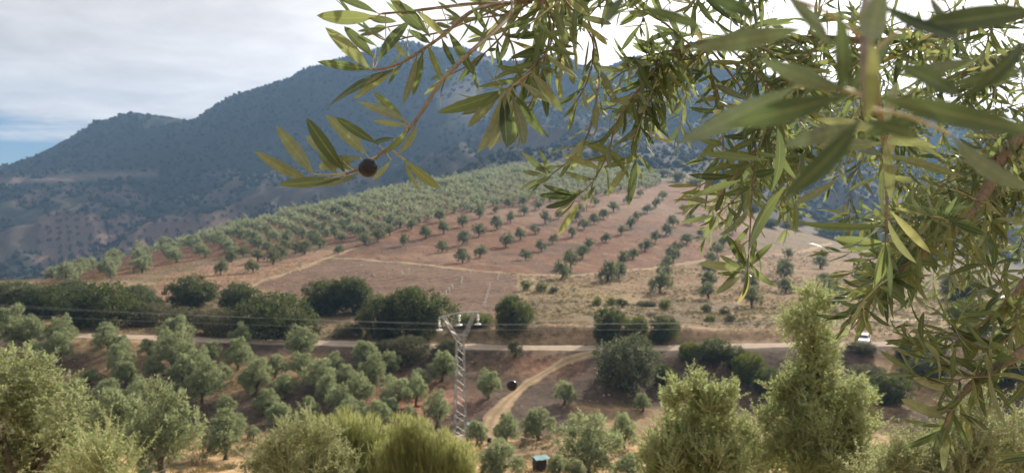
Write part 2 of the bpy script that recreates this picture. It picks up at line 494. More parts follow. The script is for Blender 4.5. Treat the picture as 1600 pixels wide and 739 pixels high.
ORCHARD = [(520, 402), (620, 405), (700, 416), (800, 428), (900, 432), (960, 425), (1060, 412), (1160, 395), (1200, 345), (1110, 285), (1000, 285), (930, 300), (860, 315), (780, 325), (690, 340), (610, 360), (540, 385)]
PLOUGH = [(380, 450), (450, 428), (530, 402), (620, 407), (700, 417), (810, 430), (815, 470), (800, 500), (640, 480), (520, 470)]
TANS = [(805, 428), (900, 432), (960, 425), (1060, 412), (1160, 395), (1290, 385), (1350, 420), (1350, 485), (1200, 478), (1040, 466), (940, 452), (870, 440)]
GROVE = [(40, 448), (120, 425), (200, 400), (400, 350), (500, 325), (600, 303), (700, 285), (800, 263), (900, 258), (1000, 270), (1040, 290), (960, 305), (900, 315),
         (860, 322), (800, 322), (750, 330), (690, 342), (610, 362), (560, 376), (480, 388), (400, 396), (330, 404), (280, 414), (230, 426), (140, 440)]
LGRV = [(60, 548), (300, 548), (640, 556), (720, 560), (740, 640), (560, 668), (380, 740), (0, 740)]

def build_terrain():
    t_in = (np.arange(-170, 1790, 4.0) - U0) / F
    t_l = -np.linspace(3.0, -t_in[0], 40)[:-1]; t_r = np.linspace(t_in[-1], 3.0, 40)[1:]
    t = np.concatenate([t_l, t_in, t_r])
    y = np.concatenate([np.linspace(-70, 54, 56)[:-1], np.linspace(54, 112, 60)[:-1], np.linspace(112, 128, 34)[:-1],
                        np.exp(np.linspace(math.log(128), math.log(640), 190))[:-1],
                        np.exp(np.linspace(math.log(640), math.log(1560), 150))[:-1], np.linspace(1560, 2500, 16)])
    T, Y = np.meshgrid(t, y)
    X = T * np.maximum(Y, 25)
    Z = H(X, Y)
    nr, nc = X.shape
    V = np.stack([X, Y, Z], -1).reshape(-1, 3)
    i = np.arange(nr - 1)[:, None] * nc + np.arange(nc - 1)[None]
    Fc = np.stack([i, i + 1, i + nc + 1, i + nc], -1).reshape(-1, 4)
    U = U0 + F * X / np.maximum(Y, 25); W = V0 - F * Z / np.maximum(Y, 25)
    # what the ground is made of
    C = np.zeros(X.shape + (3,))
    C[:] = (0.16, 0.118, 0.072)
    def put(mask, c):
        m = np.clip(mask, 0, 1)[..., None]; C[:] = C * (1 - m) + np.array(c) * m
    n1, n2, n3 = fbm(X / 18, Y / 18, 4, 41), fbm(X / 6, Y / 6, 4, 42), fbm(X / 60, Y / 60, 4, 43)
    jit = (n1 - 0.5) * 26, (n2 - 0.5) * 8
    dn = (Y > 130) & (Y < 640)
    def reg(poly, lo, hi): return (inpoly(U + jit[0], W + jit[1], poly) & (Y > lo) & (Y < hi)).astype(float)
    put(((Y > 126) & (Y < 200)) * np.clip((n1 - 0.42) * 6, 0, 1), (0.24, 0.18, 0.10))
    put(reg(GROVE, 170, 640), (0.170, 0.092, 0.054))
    put(reg(ORCHARD, 170, 620), (0.165, 0.080, 0.044))
    put(reg(ORCHARD, 170, 620) * (np.sin((X * 0.9 + Y * 0.35) * 1.1 + n3 * 9) > 0.55) * np.clip((n2 - .4) * 5, 0, 1) * 0.6, (0.24, 0.155, 0.098))
    put(reg(ORCHARD, 170, 620) * np.clip((n1 - 0.55) * 9, 0, 1) * 0.7, (0.115, 0.072, 0.048))
    put(reg(ORCHARD, 170, 620) * np.clip((n3 - 0.5) * 6, 0, 1) * 0.7, (0.25, 0.165, 0.11))
    put(reg([(230, 470), (260, 430), (400, 400), (530, 392), (500, 410), (400, 450)], 150, 330), (0.25, 0.155, 0.10))
    plough = np.sin((X * 0.55 + Y * 0.83) * 2.6 + n1 * 4) * 0.5 + 0.5
    put(reg(PLOUGH, 130, 260), (0.105, 0.062, 0.040))
    put(reg(PLOUGH, 130, 260) * plough * 0.8, (0.22, 0.145, 0.10))
    put(reg(TANS, 130, 420), (0.21, 0.142, 0.08))
    put(reg(TANS, 130, 420) * np.clip((n2 - 0.5) * 7, 0, 1) * 0.6, (0.22, 0.14, 0.085))
    lower = ((Y > 84) & (Y < 117)).astype(float)
    put(lower, (0.085, 0.062, 0.047))
    put(lower * np.clip((n1 - 0.60) * 9, 0, 1) * 0.7, (0.34, 0.235, 0.13))  # tan ground patches that also paint in sun stripes between tree shadows
    put(np.exp(-(((U - 640) / 75) ** 2 + ((W - 628) / 26) ** 2)) * lower * 1.2, (0.36, 0.18, 0.12))
    put(np.exp(-(((U - 850) / 60) ** 2 + ((W - 572) / 20) ** 2)) * lower * 0.9, (0.27, 0.15, 0.10))
    put(((Y > 121.3) & (Y < 127)) * ((U > 760) & (U < 1450)) * 0.85, (0.30, 0.21, 0.13))
    val = np.clip((90 - Y) / 12, 0, 1) * (Y > 50)
    put(val * np.clip((n2 - 0.34) * 5, 0, 1), (0.46, 0.315, 0.165))
    put((Y <= 50) * 1.0, (0.36, 0.26, 0.14))
    # beyond the orchard ridge: brown slope, then scrub mountain with bare patches
    m = np.clip((Y - 600) / 60, 0, 1) * (Y > 560)
    put(m, (0.030, 0.032, 0.022))
    put(m * np.clip((fbm(X / 90, Y / 45, 5, 51) - 0.46) * 7, 0, 1) * (Y < 1080), (0.085, 0.064, 0.051))
    put(m * ((U > 60) & (U < 620) & (W > 335 + (n3 - .5) * 40) & (Y < 1000)), (0.135, 0.092, 0.072))
    put(m * np.exp(-((W - 277 + (U - 120) * 0.05) / 5.5) ** 2) * (U < 250) * (Y > 1000), (0.13, 0.095, 0.078))
    rk = np.exp(-(((U - 745) / 60) ** 2 + ((W - 150) / 45) ** 2)) + np.exp(-(((U - 385) / 45) ** 2 + ((W - 272) / 8) ** 2))
    put(m * rk * np.clip((fbm(X / 22, Z / 40, 4, 61) - 0.42) * 6, 0, 1) * 0.9, (0.33, 0.29, 0.25))
    mb = MB(); mb.add(V, Fc)
    me = mb.mesh('ground', [MAT['soil']])
    a = me.attributes.new('col', 'FLOAT_COLOR', 'POINT')
    c4 = np.concatenate([C.reshape(-1, 3), np.ones((C.shape[0] * C.shape[1], 1))], 1)
    a.data.foreach_set('color', c4.ravel().astype(np.float32))
    o = link('terrain', me)
    tag(o, 'brown valley floor, red orchard slope and scrub covered mountain behind', 'terrain', None, 'structure')
build_terrain()

def ribbon(name, uv, width, mat, label, cat, lift=0.06, world=None):
    pts = [Vector((p.x, p.y, 0)) for p in (ground(u, v) for u, v in uv)]
    pts = smooth_path(pts, 14)
    # even spacing
    q = [pts[0]]
    for p in pts[1:]:
        if (p - q[-1]).length > 0.8: q.append(p)
    V, Fc, k, TI = [], [], 9, []
    for i, p in enumerate(q):
        t = (q[min(i + 2, len(q) - 1)] - q[max(i - 2, 0)]).normalized(); s = Vector((-t.y, t.x, 0))
        wv = width * (1 + (0.45 if width < 4 else 0.2) * (vnoise(np.array([p.x / 5]), np.array([p.y / 5]), 7)[0] - 0.5) * 2)
        for j in range(k):
            w = (j / (k - 1) - 0.5) * wv
            if j in (0, k - 1): w += R.uniform(-0.22, 0.22) * min(1, width / 3)
            a = p + s * w
            prof = lift * (0.35 if j in (0, k - 1) else 1) + (0.05 if j == 4 else -0.02 if j in (2, 6) else 0); TI.append((1, .55, 0, .25, .85, .25, 0, .55, 1)[j])
            V.append((a.x, a.y, H1(a.x, a.y) + prof))
    for i in range(len(q) - 1):
        for j in range(k - 1):
            Fc.append((i * k + j, i * k + j + 1, (i + 1) * k + j + 1, (i + 1) * k + j))
    mb = MB(); mb.add(V, Fc, 0, np.array(TI))
    o = mb.obj(name, [MAT[mat]], None, True, True)
    tag(o, label, cat, None, 'structure')
    return q

RDP = ribbon('dirt_road', [(u, np.interp(u, UK, ROAD)) for u in (-60, 60, 200, 330, 460, 600, 720, 840, 960, 1080, 1200, 1320, 1440, 1560, 1700)], 4.2, 'road',
       'pale dirt road running across the valley behind the pylon', 'dirt road', 0.10)
ribbon('farm_track', [(930, 552), (905, 558), (880, 567), (850, 584), (820, 603), (798, 622), (780, 642), (768, 662), (767, 680), (778, 695), (796, 704)], 2.0, 'track',
       'tan farm track dropping from the road into the valley floor', 'farm track', 0.10)
ribbon('terrace_track', [(515, 404), (560, 405), (600, 409), (650, 413), (700, 419), (760, 425), (810, 429), (870, 431), (940, 428), (1000, 421), (1060, 413), (1100, 407), (1150, 400)], 2.6, 'track',
       'pale track along the lower edge of the red orchard', 'track', 0.10)
ribbon('hill_path', [(800, 430), (870, 438), (940, 449), (1010, 459), (1080, 468), (1150, 476), (1230, 480), (1310, 482)], 1.5, 'track',
       'narrow tan path along the dry grass terrace below the orchard', 'path', 0.10)
ribbon('slope_track', [(360, 456), (400, 444), (440, 430), (480, 415), (515, 402), (545, 391), (570, 384)], 2.6, 'track',
       'tan track climbing the slope left of the ploughed field', 'track', 0.10)
ribbon('bank_track', [(1180, 404), (1230, 397), (1265, 391), (1300, 380)], 2.6, 'track',
       'short tan track on the hillside right of the orchard', 'track', 0.10)

# ------------------------------------------------------------------ foliage meshes
def unit(a): return a / np.maximum(np.linalg.norm(a, axis=-1, keepdims=True), 1e-9)

def leaf_quads(mb, c, d, L, W, g, mat=0, tint=None, fold=0.25):
    n = len(c)
    L = np.broadcast_to(L, (n,))[:, None]; W = np.broadcast_to(W, (n,))[:, None]
    s = unit(np.cross(d, g.normal(size=(n, 3)))); nn = np.cross(d, s)
    mid = c + d * L * 0.45 + nn * W * fold
    V = np.stack([c, mid + s * W / 2, c + d * L, mid - s * W / 2], 1).reshape(-1, 3)
    Fc = np.arange(n * 4).reshape(n, 4)
    mb.add(V, Fc, mat, None if tint is None else np.repeat(tint, 4))

def lobed_crown(mb, lobes, n, L, W, g, mat=0, up=0.45, shell=0.62, flat=0.85, per=11, tuft=0.95):
    """leaves grow in tufts: each tuft has its own reach, lean and tint, a mix of leaf age and painted lit/dark tone"""
    lobes = np.array(lobes, float)                     # x y z r
    m = max(6, n // per)
    w = lobes[:, 3] ** 2; k = g.choice(len(lobes), m, p=w / w.sum())
    o = unit(g.normal(size=(m, 3)) + np.array([0, 0, .15]))
    r = lobes[k, 3] * (shell + (1.18 - shell) * g.random(m) ** 0.6)
    c = lobes[k, :3] + o * r[:, None] * np.array([1, 1, flat])
    d = unit(o * 0.75 + np.array([0, 0, up]) + g.normal(size=(m, 3)) * 0.35)
    t = g.normal(size=m) * 0.24 + (g.random(len(lobes)) * 0.3 - 0.15)[k]
    q = np.repeat(np.arange(m), per); nn = len(q)
    dd = unit(d[q] + g.normal(size=(nn, 3)) * 0.55)
    cc = c[q] + g.normal(size=(nn, 3)) * L * tuft * 0.42 + d[q] * ((g.random(nn) - .5) * L * tuft)[:, None]
    leaf_quads(mb, cc, dd, L * (0.7 + 0.6 * g.random(nn)), W * (0.7 + 0.6 * g.random(nn)), g, mat, t[q] + g.normal(size=nn) * 0.08)

def trunk_geo(mb, g, h, r, limbs, mat=0):
    """gnarled trunk with limbs reaching into the crown"""
    path, rad = [], []
    ph = g.random() * 6
    for i in range(7):
        s = i / 6
        path.append((math.sin(ph + s * 2.2) * r * 0.5 * s, math.cos(ph + s * 1.7) * r * 0.5 * s, -0.25 + (h + 0.25) * s))
        rad.append(r * (1.55 - 1.0 * min(1, s * 2.2) + 0.25 * s + g.normal() * 0.05))
    V, Fc = tube_geo(path, rad, 9)
    V[:, :2] += g.normal(size=(len(V), 2)) * r * 0.09
    mb.add(V, Fc, mat)
    top = Vector(path[-1])
    for e in limbs:
        e = Vector(e)
        m = top.lerp(e, 0.5) + Vector((0, 0, 0.15)) + Vector(g.normal(size=3) * 0.08)
        pts = smooth_path([top - Vector((0, 0, 0.15)), m, e], 4)
        add_tube(mb, pts, [r * 0.62 * (1 - 0.8 * i / (len(pts) - 1)) for i in range(len(pts))], 6, mat)

def olive_variant(seed, n, L, W, mat, small=False):
    g = np.random.default_rng(seed)
    k = g.integers(4, 6); a0 = g.random() * 6
    lobes, limbs = [], []
    for i in range(k):
        a = a0 + i * 2 * math.pi / k + g.normal() * 0.25
        rr = 1.0 + g.random() * 0.6; z = 1.6 + g.random() * 1.1
        e = (math.cos(a) * rr, math.sin(a) * rr, z); limbs.append(e)
        lobes.append((e[0] * 1.12, e[1] * 1.12, z + 0.2, 0.52 + g.random() * 0.28))
        a2 = a + 0.5
        lobes.append((math.cos(a2) * rr * 1.15, math.sin(a2) * rr * 1.15, max(0.75, z - 0.75), 0.42 + g.random() * 0.25))
        lobes.append((math.cos(a2) * rr * 0.55, math.sin(a2) * rr * 0.55, z + 0.9 + g.random() * 0.6, 0.36 + g.random() * 0.26))
    lobes.append((0, 0, 2.1, 0.75))
    mt, mc = MB(), MB()
    trunk_geo(mt, g, 0.85 + g.random() * 0.3, 0.24 + g.random() * 0.08, limbs)
    lobed_crown(mc, lobes, n, L, W, g, 0)
    if small:
        for V, Fc, S in zip(mt.V, mt.F, mt.S): pass
        mb = MB(); lobed_crown(mb, lobes, n, L, W, g, 0); trunk_geo(mb, g, 1.3, 0.26, limbs[:3], 1)
        return mb.mesh('olive_tree', [MAT[mat], MAT['bark']], False, True)
    return mt.mesh('trunk', [MAT['bark']], True), mc.mesh('crown', [MAT[mat]], False, True)

def bush_variant(seed, n, L, W, mat, tall=1.0):
    """dome of leaves down to the ground, about 2 wide and 1.7 high"""
    g = np.random.default_rng(seed); lobes = [(0, 0, 0.75, 0.7)]
    for i in range(11):
        a = g.random() * 6.3; r = 0.25 + 0.45 * g.random(); z = 0.25 + 0.95 * g.random() * (1.1 - 0.6 * r)
        lobes.append((math.cos(a) * r, math.sin(a) * r, z, 0.26 + 0.2 * g.random()))
    mb = MB(); lobed_crown(mb, lobes, n, L, W, g, 0, 0.35, 0.72, 0.85, 14, 1.5)
    trunk = MB()
    for i in range(4):
        a = g.random() * 6.3
        add_tube(mb, smooth_path([(0.05 * math.cos(a), 0.05 * math.sin(a), -0.1), (0.2 * math.cos(a), 0.2 * math.sin(a), 0.5), (0.35 * math.cos(a), 0.35 * math.sin(a), 1.0)], 3), [0.05, .045, .04, .035, .03, .02, .01], 5, 1)
    return mb.mesh('bush', [MAT[mat], MAT['bark']], False, True)

OL_MID = [olive_variant(100 + i, 6500, 0.24, 0.095, 'olive') for i in range(6)]
OL_ORC = [olive_variant(200 + i, 1500, 0.40, 0.18, 'olive_far') for i in range(6)]
OL_FAR = [olive_variant(300 + i, 900, 0.50, 0.26, 'grove') for i in range(5)]
OL_FAR2 = [olive_variant(320 + i, 420, 0.62, 0.28, 'olive_far', True) for i in range(4)]
BUSH = {k: [bush_variant(400 + 10 * j + i, 11000, 0.075, 0.045, k) for i in range(3)] for j, k in enumerate(('oak', 'bright', 'grey', 'sage'))}
BUSH_S = {k: [bush_variant(450 + 10 * j + i, 1600, 0.15, 0.09, k) for i in range(3)] for j, k in enumerate(('oak', 'bright', 'grey', 'sage'))}

ORD = ['first', 'second', 'third', 'fourth', 'fifth', 'sixth', 'seventh', 'eighth', 'ninth', 'tenth', 'eleventh', 'twelfth', 'thirteenth', 'fourteenth', 'fifteenth',
       'sixteenth', 'seventeenth', 'eighteenth', 'nineteenth', 'twentieth']
def ordn(i):
    if i < 20: return ORD[i]
    return {2: 'twenty', 3: 'thirty', 4: 'forty'}[(i + 1) // 10] + '-' + ORD[(i + 1) % 10 - 1] if (i + 1) % 10 else {30: 'thirtieth', 40: 'fortieth', 50: 'fiftieth'}[i + 1]

def plant_tree(p, width, var, label, group, hs=1.0, height=None):
    o = empty('olive_tree', (p.x, p.y, p.z - 0.05), R.uniform(0, 6.28))
    s = width / 4.3
    o.scale = (s * R.uniform(.88, 1.14), s * R.uniform(.88, 1.14), s * hs * R.uniform(.86, 1.14)); o.rotation_euler = (R.gauss(0, .06), R.gauss(0, .06), o.rotation_euler[2])
    tr, cr = var
    link('trunk', tr, o); link('crown', cr, o)
    return tag(o, label, 'olive tree', group)

def plant_small(p, width, var, label, group, hs=1.0):
    o = link('olive_tree', var); s = width / 4.3
    o.location = (p.x, p.y, p.z - 0.05); o.scale = (s, s, s * hs); o.rotation_euler = (0, 0, R.uniform(0, 6.28))
    return tag(o, label, 'olive tree', group)

OLIVES = 0
# --- trees of the valley floor and the grove below the road: (column, row of the foot, crown width in px, label)
LOW = [
    (20, 548, 70), (50, 544, 44), (93, 547, 48), (95, 566, 46), (168, 551, 46), (188, 557, 36), (187, 590, 48), (196, 606, 42), (271, 549, 54), (272, 580, 58), (288, 600, 44),
    (114, 622, 40), (373, 545, 38), (372, 578, 46), (311, 588, 40), (316, 632, 58), (400, 618, 54), (414, 648, 46), (445, 622, 36),
    (468, 560, 54), (470, 588, 40), (500, 612, 56), (508, 632, 44), (560, 632, 46), (572, 572, 44), (582, 608, 46), (620, 640, 54), (650, 634, 44), (692, 594, 48), (764, 622, 40),
    (881, 632, 40), (1005, 642, 28), (162, 646, 54), (216, 648, 52), (440, 664, 44), (478, 660, 40), (530, 652, 40), (545, 668, 44),
    (683, 668, 46), (746, 694, 42), (793, 698, 46), (841, 688, 56), (976, 702, 48), (396, 684, 22), (368, 676, 38), (590, 668, 44),
    (60, 572, 40), (140, 604, 34), (242, 592, 32), (330, 566, 32), (430, 590, 34), (524, 586, 34), (612, 582, 32), (660, 606, 34), (562, 656, 36), (350, 650, 36), (210, 632, 36), (232, 560, 34), (348, 600, 34), (540, 606, 36), (604, 652, 36), (638, 670, 34), (270, 640, 40), (122, 652, 44),
]
FRONT = [
    (352, 718, 74, 1.1, 'olive tree with a dark bare trunk standing on tan ground in the clearing'),
    (175, 742, 112, 1.25, 'broad grey-green olive tree beside the big pale-leaved olive at the left edge'),
    (252, 747, 104, 1.3, 'dense olive tree just left of the olive with the dark bare trunk'),
    (922, 744, 98, 0.88, 'spreading olive tree with a slanting trunk, right of the teal-topped box'),
    (778, 758, 70, 1.0, 'olive tree left of the teal-topped box, in front of the farm track bend'),
    (872, 752, 42, 0.9, 'small olive tree squeezed between the teal-topped box and the spreading olive'),
    (902, 755, 32, 0.9, 'smallest pale olive in front of the spreading olive with the slanting trunk'),
    (985, 752, 44, 0.8, 'low olive tree at the right foot of the spreading olive'),
    (700, 750, 60, 0.9, 'olive tree at the foot of the lattice pylon behind the broom'),
]
bands = [(0, 570, 'just below the road'), (570, 597, 'in the second line below the road'), (597, 626, 'in the third line below the road'),
         (626, 652, 'in the fourth line below the road'), (652, 800, 'lowest line on the valley floor')]
for lo, hi, txt in bands:
    sel = sorted([t for t in LOW if lo <= t[1] < hi])
    for i, (u, v, w) in enumerate(sel):
        p = ground(u, v)
        plant_tree(p, w * 0.96 * p.y / F, OL_MID[R.randrange(6)], 'grey-green olive tree, %s from the left, %s' % (ordn(i), txt), 'olive trees between the road and the valley floor', R.uniform(0.95, 1.15))
for u, v, w, hs, lab in FRONT:
    p = ground(u, v)
    plant_tree(p, w * p.y / F, OL_MID[R.randrange(6)], lab, 'olive trees between the road and the valley floor', hs)

# --- orchard on red soil
ORC = [(609, 369), (631, 385), (643, 359), (665, 373), (693, 365), (688, 347), (691, 394), (723, 355), (723, 382), (723, 411), (750, 402), (748, 370), (749, 342), (775, 333),
       (777, 358), (790, 386), (798, 348), (813, 375), (821, 407), (819, 337), (836, 365), (846, 393), (852, 350), (864, 381), (873, 342), (795, 324), (817, 321), (842, 328),
       (894, 371), (892, 420), (878, 436), (910, 404), (921, 389), (913, 358), (928, 350), (943, 342), (959, 331), (947, 379), (949, 440), (967, 436), (975, 415), (989, 405),
       (1008, 393), (1024, 379), (1041, 367), (1052, 354), (971, 366), (985, 358), (997, 344), (1011, 333), (1025, 324), (1036, 312), (1037, 437), (1040, 422), (1052, 411),
       (1059, 394), (1073, 381), (1097, 370), (1068, 332), (1131, 386), (1121, 400), (1113, 412), (1107, 430), (1107, 450), (1107, 467), (1175, 481), (1171, 455), (1231, 404),
       (1224, 424), (1227, 438), (1228, 458), (1286, 404), (1282, 420), (1287, 447), (1298, 467), (1304, 486), (1348, 443), (1032, 458), (900, 345), (905, 330), (930, 322),
       (980, 318), (1000, 308), (1080, 350), (1100, 345), (1075, 312), (1145, 365), (1160, 425), (1380, 430), (1400, 455),
       (529, 398), (571, 384), (476, 398), (462, 396), (419, 396), (427, 414), (439, 407), (395, 426), (345, 430), (403, 409), (361, 410), (500, 388), (590, 377), (445, 388), (380, 402)]
ob = [(0, 338, 'in the uppermost line of the red orchard'), (338, 352, 'in the fifth line above the pale track'), (352, 366, 'in the fourth line above the pale track'), (366, 380, 'in the third line above the pale track'),
      (380, 394, 'in the second line above the pale track'), (394, 413, 'in the line nearest the pale track'), (413, 600, 'on the slope below the pale track')]
placed = []
for lo, hi, txt in ob:
    for i, (u, v) in enumerate(sorted([t for t in ORC if lo <= t[1] < hi])):
        p = ground(u, v); placed.append(p)
        w = 4.4 + R.uniform(-0.9, 0.8)
        plant_tree(p, w, OL_ORC[R.randrange(6)], 'small round olive tree, %s from the left, %s' % (ordn(i), txt), 'olive trees of the red soil orchard', R.uniform(0.92, 1.12))

# --- dense grove on the left and top of the spur; nearest as trees of their own, the rest one mass
cand = []
ca, sa = math.cos(0.45), math.sin(0.45)
for i in range(-90, 90):
    for j in range(-90, 90):
        a, b = i * 9.0, j * 8.2
        x, y = a * ca - b * sa - 40, 380 + a * sa + b * ca
        if not 165 < y < 640: continue
        cand.append((x + R.uniform(-.9, .9), y + R.uniform(-.9, .9)))
cand = np.array(cand)
cz = H(cand[:, 0], cand[:, 1]); cu = U0 + F * cand[:, 0] / cand[:, 1]; cv = V0 - F * cz / cand[:, 1]
ok = inpoly(cu, cv, GROVE)
items = [Vector((cand[i, 0], cand[i, 1], cz[i])) for i in np.nonzero(ok)[0]]
items = [p for p in items if not any((p - q).length < 5 for q in placed)]
vis = []
for p in items:                                          # is the crown above every bit of ground in front?
    d = _dg[(_dg > 120) & (_dg < p.y - 8)]
    row = (V0 - F * H(p.x / p.y * d, d) / d).min()
    if V0 - F * (p.z + 4) / p.y < row and p.y < 600: vis.append(p)
vis.sort(key=lambda p: p.y)
N_IND = 300 - len(LOW) - len(FRONT) - len(ORC) - 8
near_v = vis[:max(0, N_IND)]
pix = [(U0 + F * p.x / p.y, V0 - F * p.z / p.y) for p in near_v]
front = {}
for i, (u, v) in enumerate(pix):
    b = int(u // 26)
    if b not in front or v > pix[front[b]][1]: front[b] = i
front = {i: n for n, (b, i) in enumerate(sorted(front.items()))}
for i, p in enumerate(near_v):
    u = pix[i][0]
    if i in front: lab_ = 'pale olive on the front edge of the dense grove, %s from the left' % ordn(front[i])
    else: lab_ = 'pale olive packed inside the dense grove, ' + ('at its narrow left end' if u < 300 else 'in its middle stretch' if u < 520 else 'in its upper right part')
    plant_tree(p, 4.5 + R.uniform(-.7, .7), OL_FAR[R.randrange(5)], lab_, 'crowded olive trees of the dense grove', R.uniform(0.9, 1.1))

def mesh_arrays(me):
    V = np.empty(len(me.vertices) * 3, np.float32); me.vertices.foreach_get('co', V)
    Lp = np.empty(len(me.loops), np.int32); me.loops.foreach_get('vertex_index', Lp)
    S = np.empty(len(me.polygons), np.int32); me.polygons.foreach_get('loop_total', S)
    Mi = np.empty(len(me.polygons), np.int32); me.polygons.foreach_get('material_index', Mi)
    T = np.zeros(len(me.vertices), np.float32)
    if 'tint' in me.attributes: me.attributes['tint'].data.foreach_get('value', T)
    return V.reshape(-1, 3).astype(float), Lp, S, Mi, T
def merge(name, variants, places, mats, label, cat):
    arr = [mesh_arrays(v) for v in variants]; mb = MB()
    for p, s, hs in places:
        V, Lp, S, Mi, T = arr[R.randrange(len(arr))]
        a = R.uniform(0, 6.28); c, sn = math.cos(a), math.sin(a)
        W = np.stack([(V[:, 0] * c - V[:, 1] * sn) * s + p[0], (V[:, 0] * sn + V[:, 1] * c) * s + p[1], V[:, 2] * s * hs + p[2]], 1)
        mb.V.append(W); mb.F.append(Lp + mb.n); mb.S.append(S); mb.M.append(Mi); mb.T.append(T + R.uniform(-.15, .15)); mb.n += len(W)
    o = mb.obj(name, mats, None, False, True)
    return tag(o, label, cat, None, 'stuff')

farv = [olive_variant(340 + i, 170, 0.95, 0.50, 'grove', True) for i in range(4)]
rest = [(tuple(p), (4.6 + R.uniform(-.7, .7)) / 4.3, R.uniform(.9, 1.1)) for p in vis[max(0, N_IND):]]
merge('olive_grove', farv, rest, [MAT['grove'], MAT['bark']], 'mass of small pale olive trees on top of the spur below the mountain', 'olive grove')
# orchard of dots on the bare brown slope of the next valley
dots = []
for i in range(-60, 60):
    for j in range(-60, 60):
        x, y = -230 + i * 10.5 + j * 4, 860 + j * 12.0 + i * 1.5
        if not 690 < y < 1010: continue
        x += R.uniform(-1, 1); y += R.uniform(-1, 1)
        z = H1(x, y); u = U0 + F * x / y; v = V0 - F * z / y
        if 60 < u < 640 and 325 < v < 450 and R.random() < 0.85: dots.append(((x, y, z), R.uniform(0.9, 1.3), 1.0))
dv = [olive_variant(360 + i, 90, 1.0, 0.6, 'scrub', True) for i in range(3)]
merge('distant_orchard', dv, dots, [MAT['scrub'], MAT['bark']], 'dotted young orchard on the bare brown slope of the next valley', 'orchard')

# --- mountain scrub
def mountain_scrub():
    g = np.random.default_rng(77); n = 30000
    u = g.uniform(-260, 1850, n); y = 640 + (1540 - 640) * g.random(n) ** 0.85
    x = (u - U0) / F * y; z = H(x, y); v = V0 - F * z / y
    dens = fbm(x / 70, y / 70, 4, 71)
    thr = np.where((u > 60) & (u < 620) & (v > 335) & (y < 1000), 0.66, np.where(y > 1050, 0.30, 0.44))
    thr = np.where((np.abs(v - 277 + (u - 120) * 0.05) < 7) & (u < 250) & (y > 1000), 0.7, thr)
    rk = np.exp(-(((u - 745) / 60) ** 2 + ((v - 150) / 45) ** 2)); thr = thr + rk * 0.3
    k = np.nonzero(dens > thr)[0]
    x, y, z = x[k], y[k], z[k]; n = len(k)
    s = 1.1 + 2.4 * g.random(n) ** 2.2
    th = (1 + 5 ** .5) / 2
    I = np.array([(-1, th, 0), (1, th, 0), (-1, -th, 0), (1, -th, 0), (0, -1, th), (0, 1, th), (0, -1, -th), (0, 1, -th), (th, 0, -1), (th, 0, 1), (-th, 0, -1), (-th, 0, 1)]) / 1.9
    Fi = np.array([(0, 11, 5), (0, 5, 1), (0, 1, 7), (0, 7, 10), (0, 10, 11), (1, 5, 9), (5, 11, 4), (11, 10, 2), (10, 7, 6), (7, 1, 8), (3, 9, 4), (3, 4, 2), (3, 2, 6), (3, 6, 8), (3, 8, 9), (4, 9, 5), (2, 4, 11), (6, 2, 10), (8, 6, 7), (9, 8, 1)])
    V = I[None] * (0.75 + 0.5 * g.random((n, 12, 1)))
    V = V * (s * (0.8 + 0.5 * g.random(n)))[:, None, None]
    V[..., 2] *= (0.7 + 0.6 * g.random(n))[:, None]
    V += np.stack([x, y, z + s * 0.5], 1)[:, None]
    Fc = (Fi[None] + (np.arange(n) * 12)[:, None, None]).reshape(-1, 3)
    mb = MB(); mb.add(V.reshape(-1, 3), Fc, 0, np.repeat(g.normal(size=n) * 0.22, 12))
    o = mb.obj('mountain_scrub', [MAT['scrub']], None, True, True)
    tag(o, 'dark scrub and pine woodland covering the hazy mountain', 'scrub', None, 'stuff')
mountain_scrub()

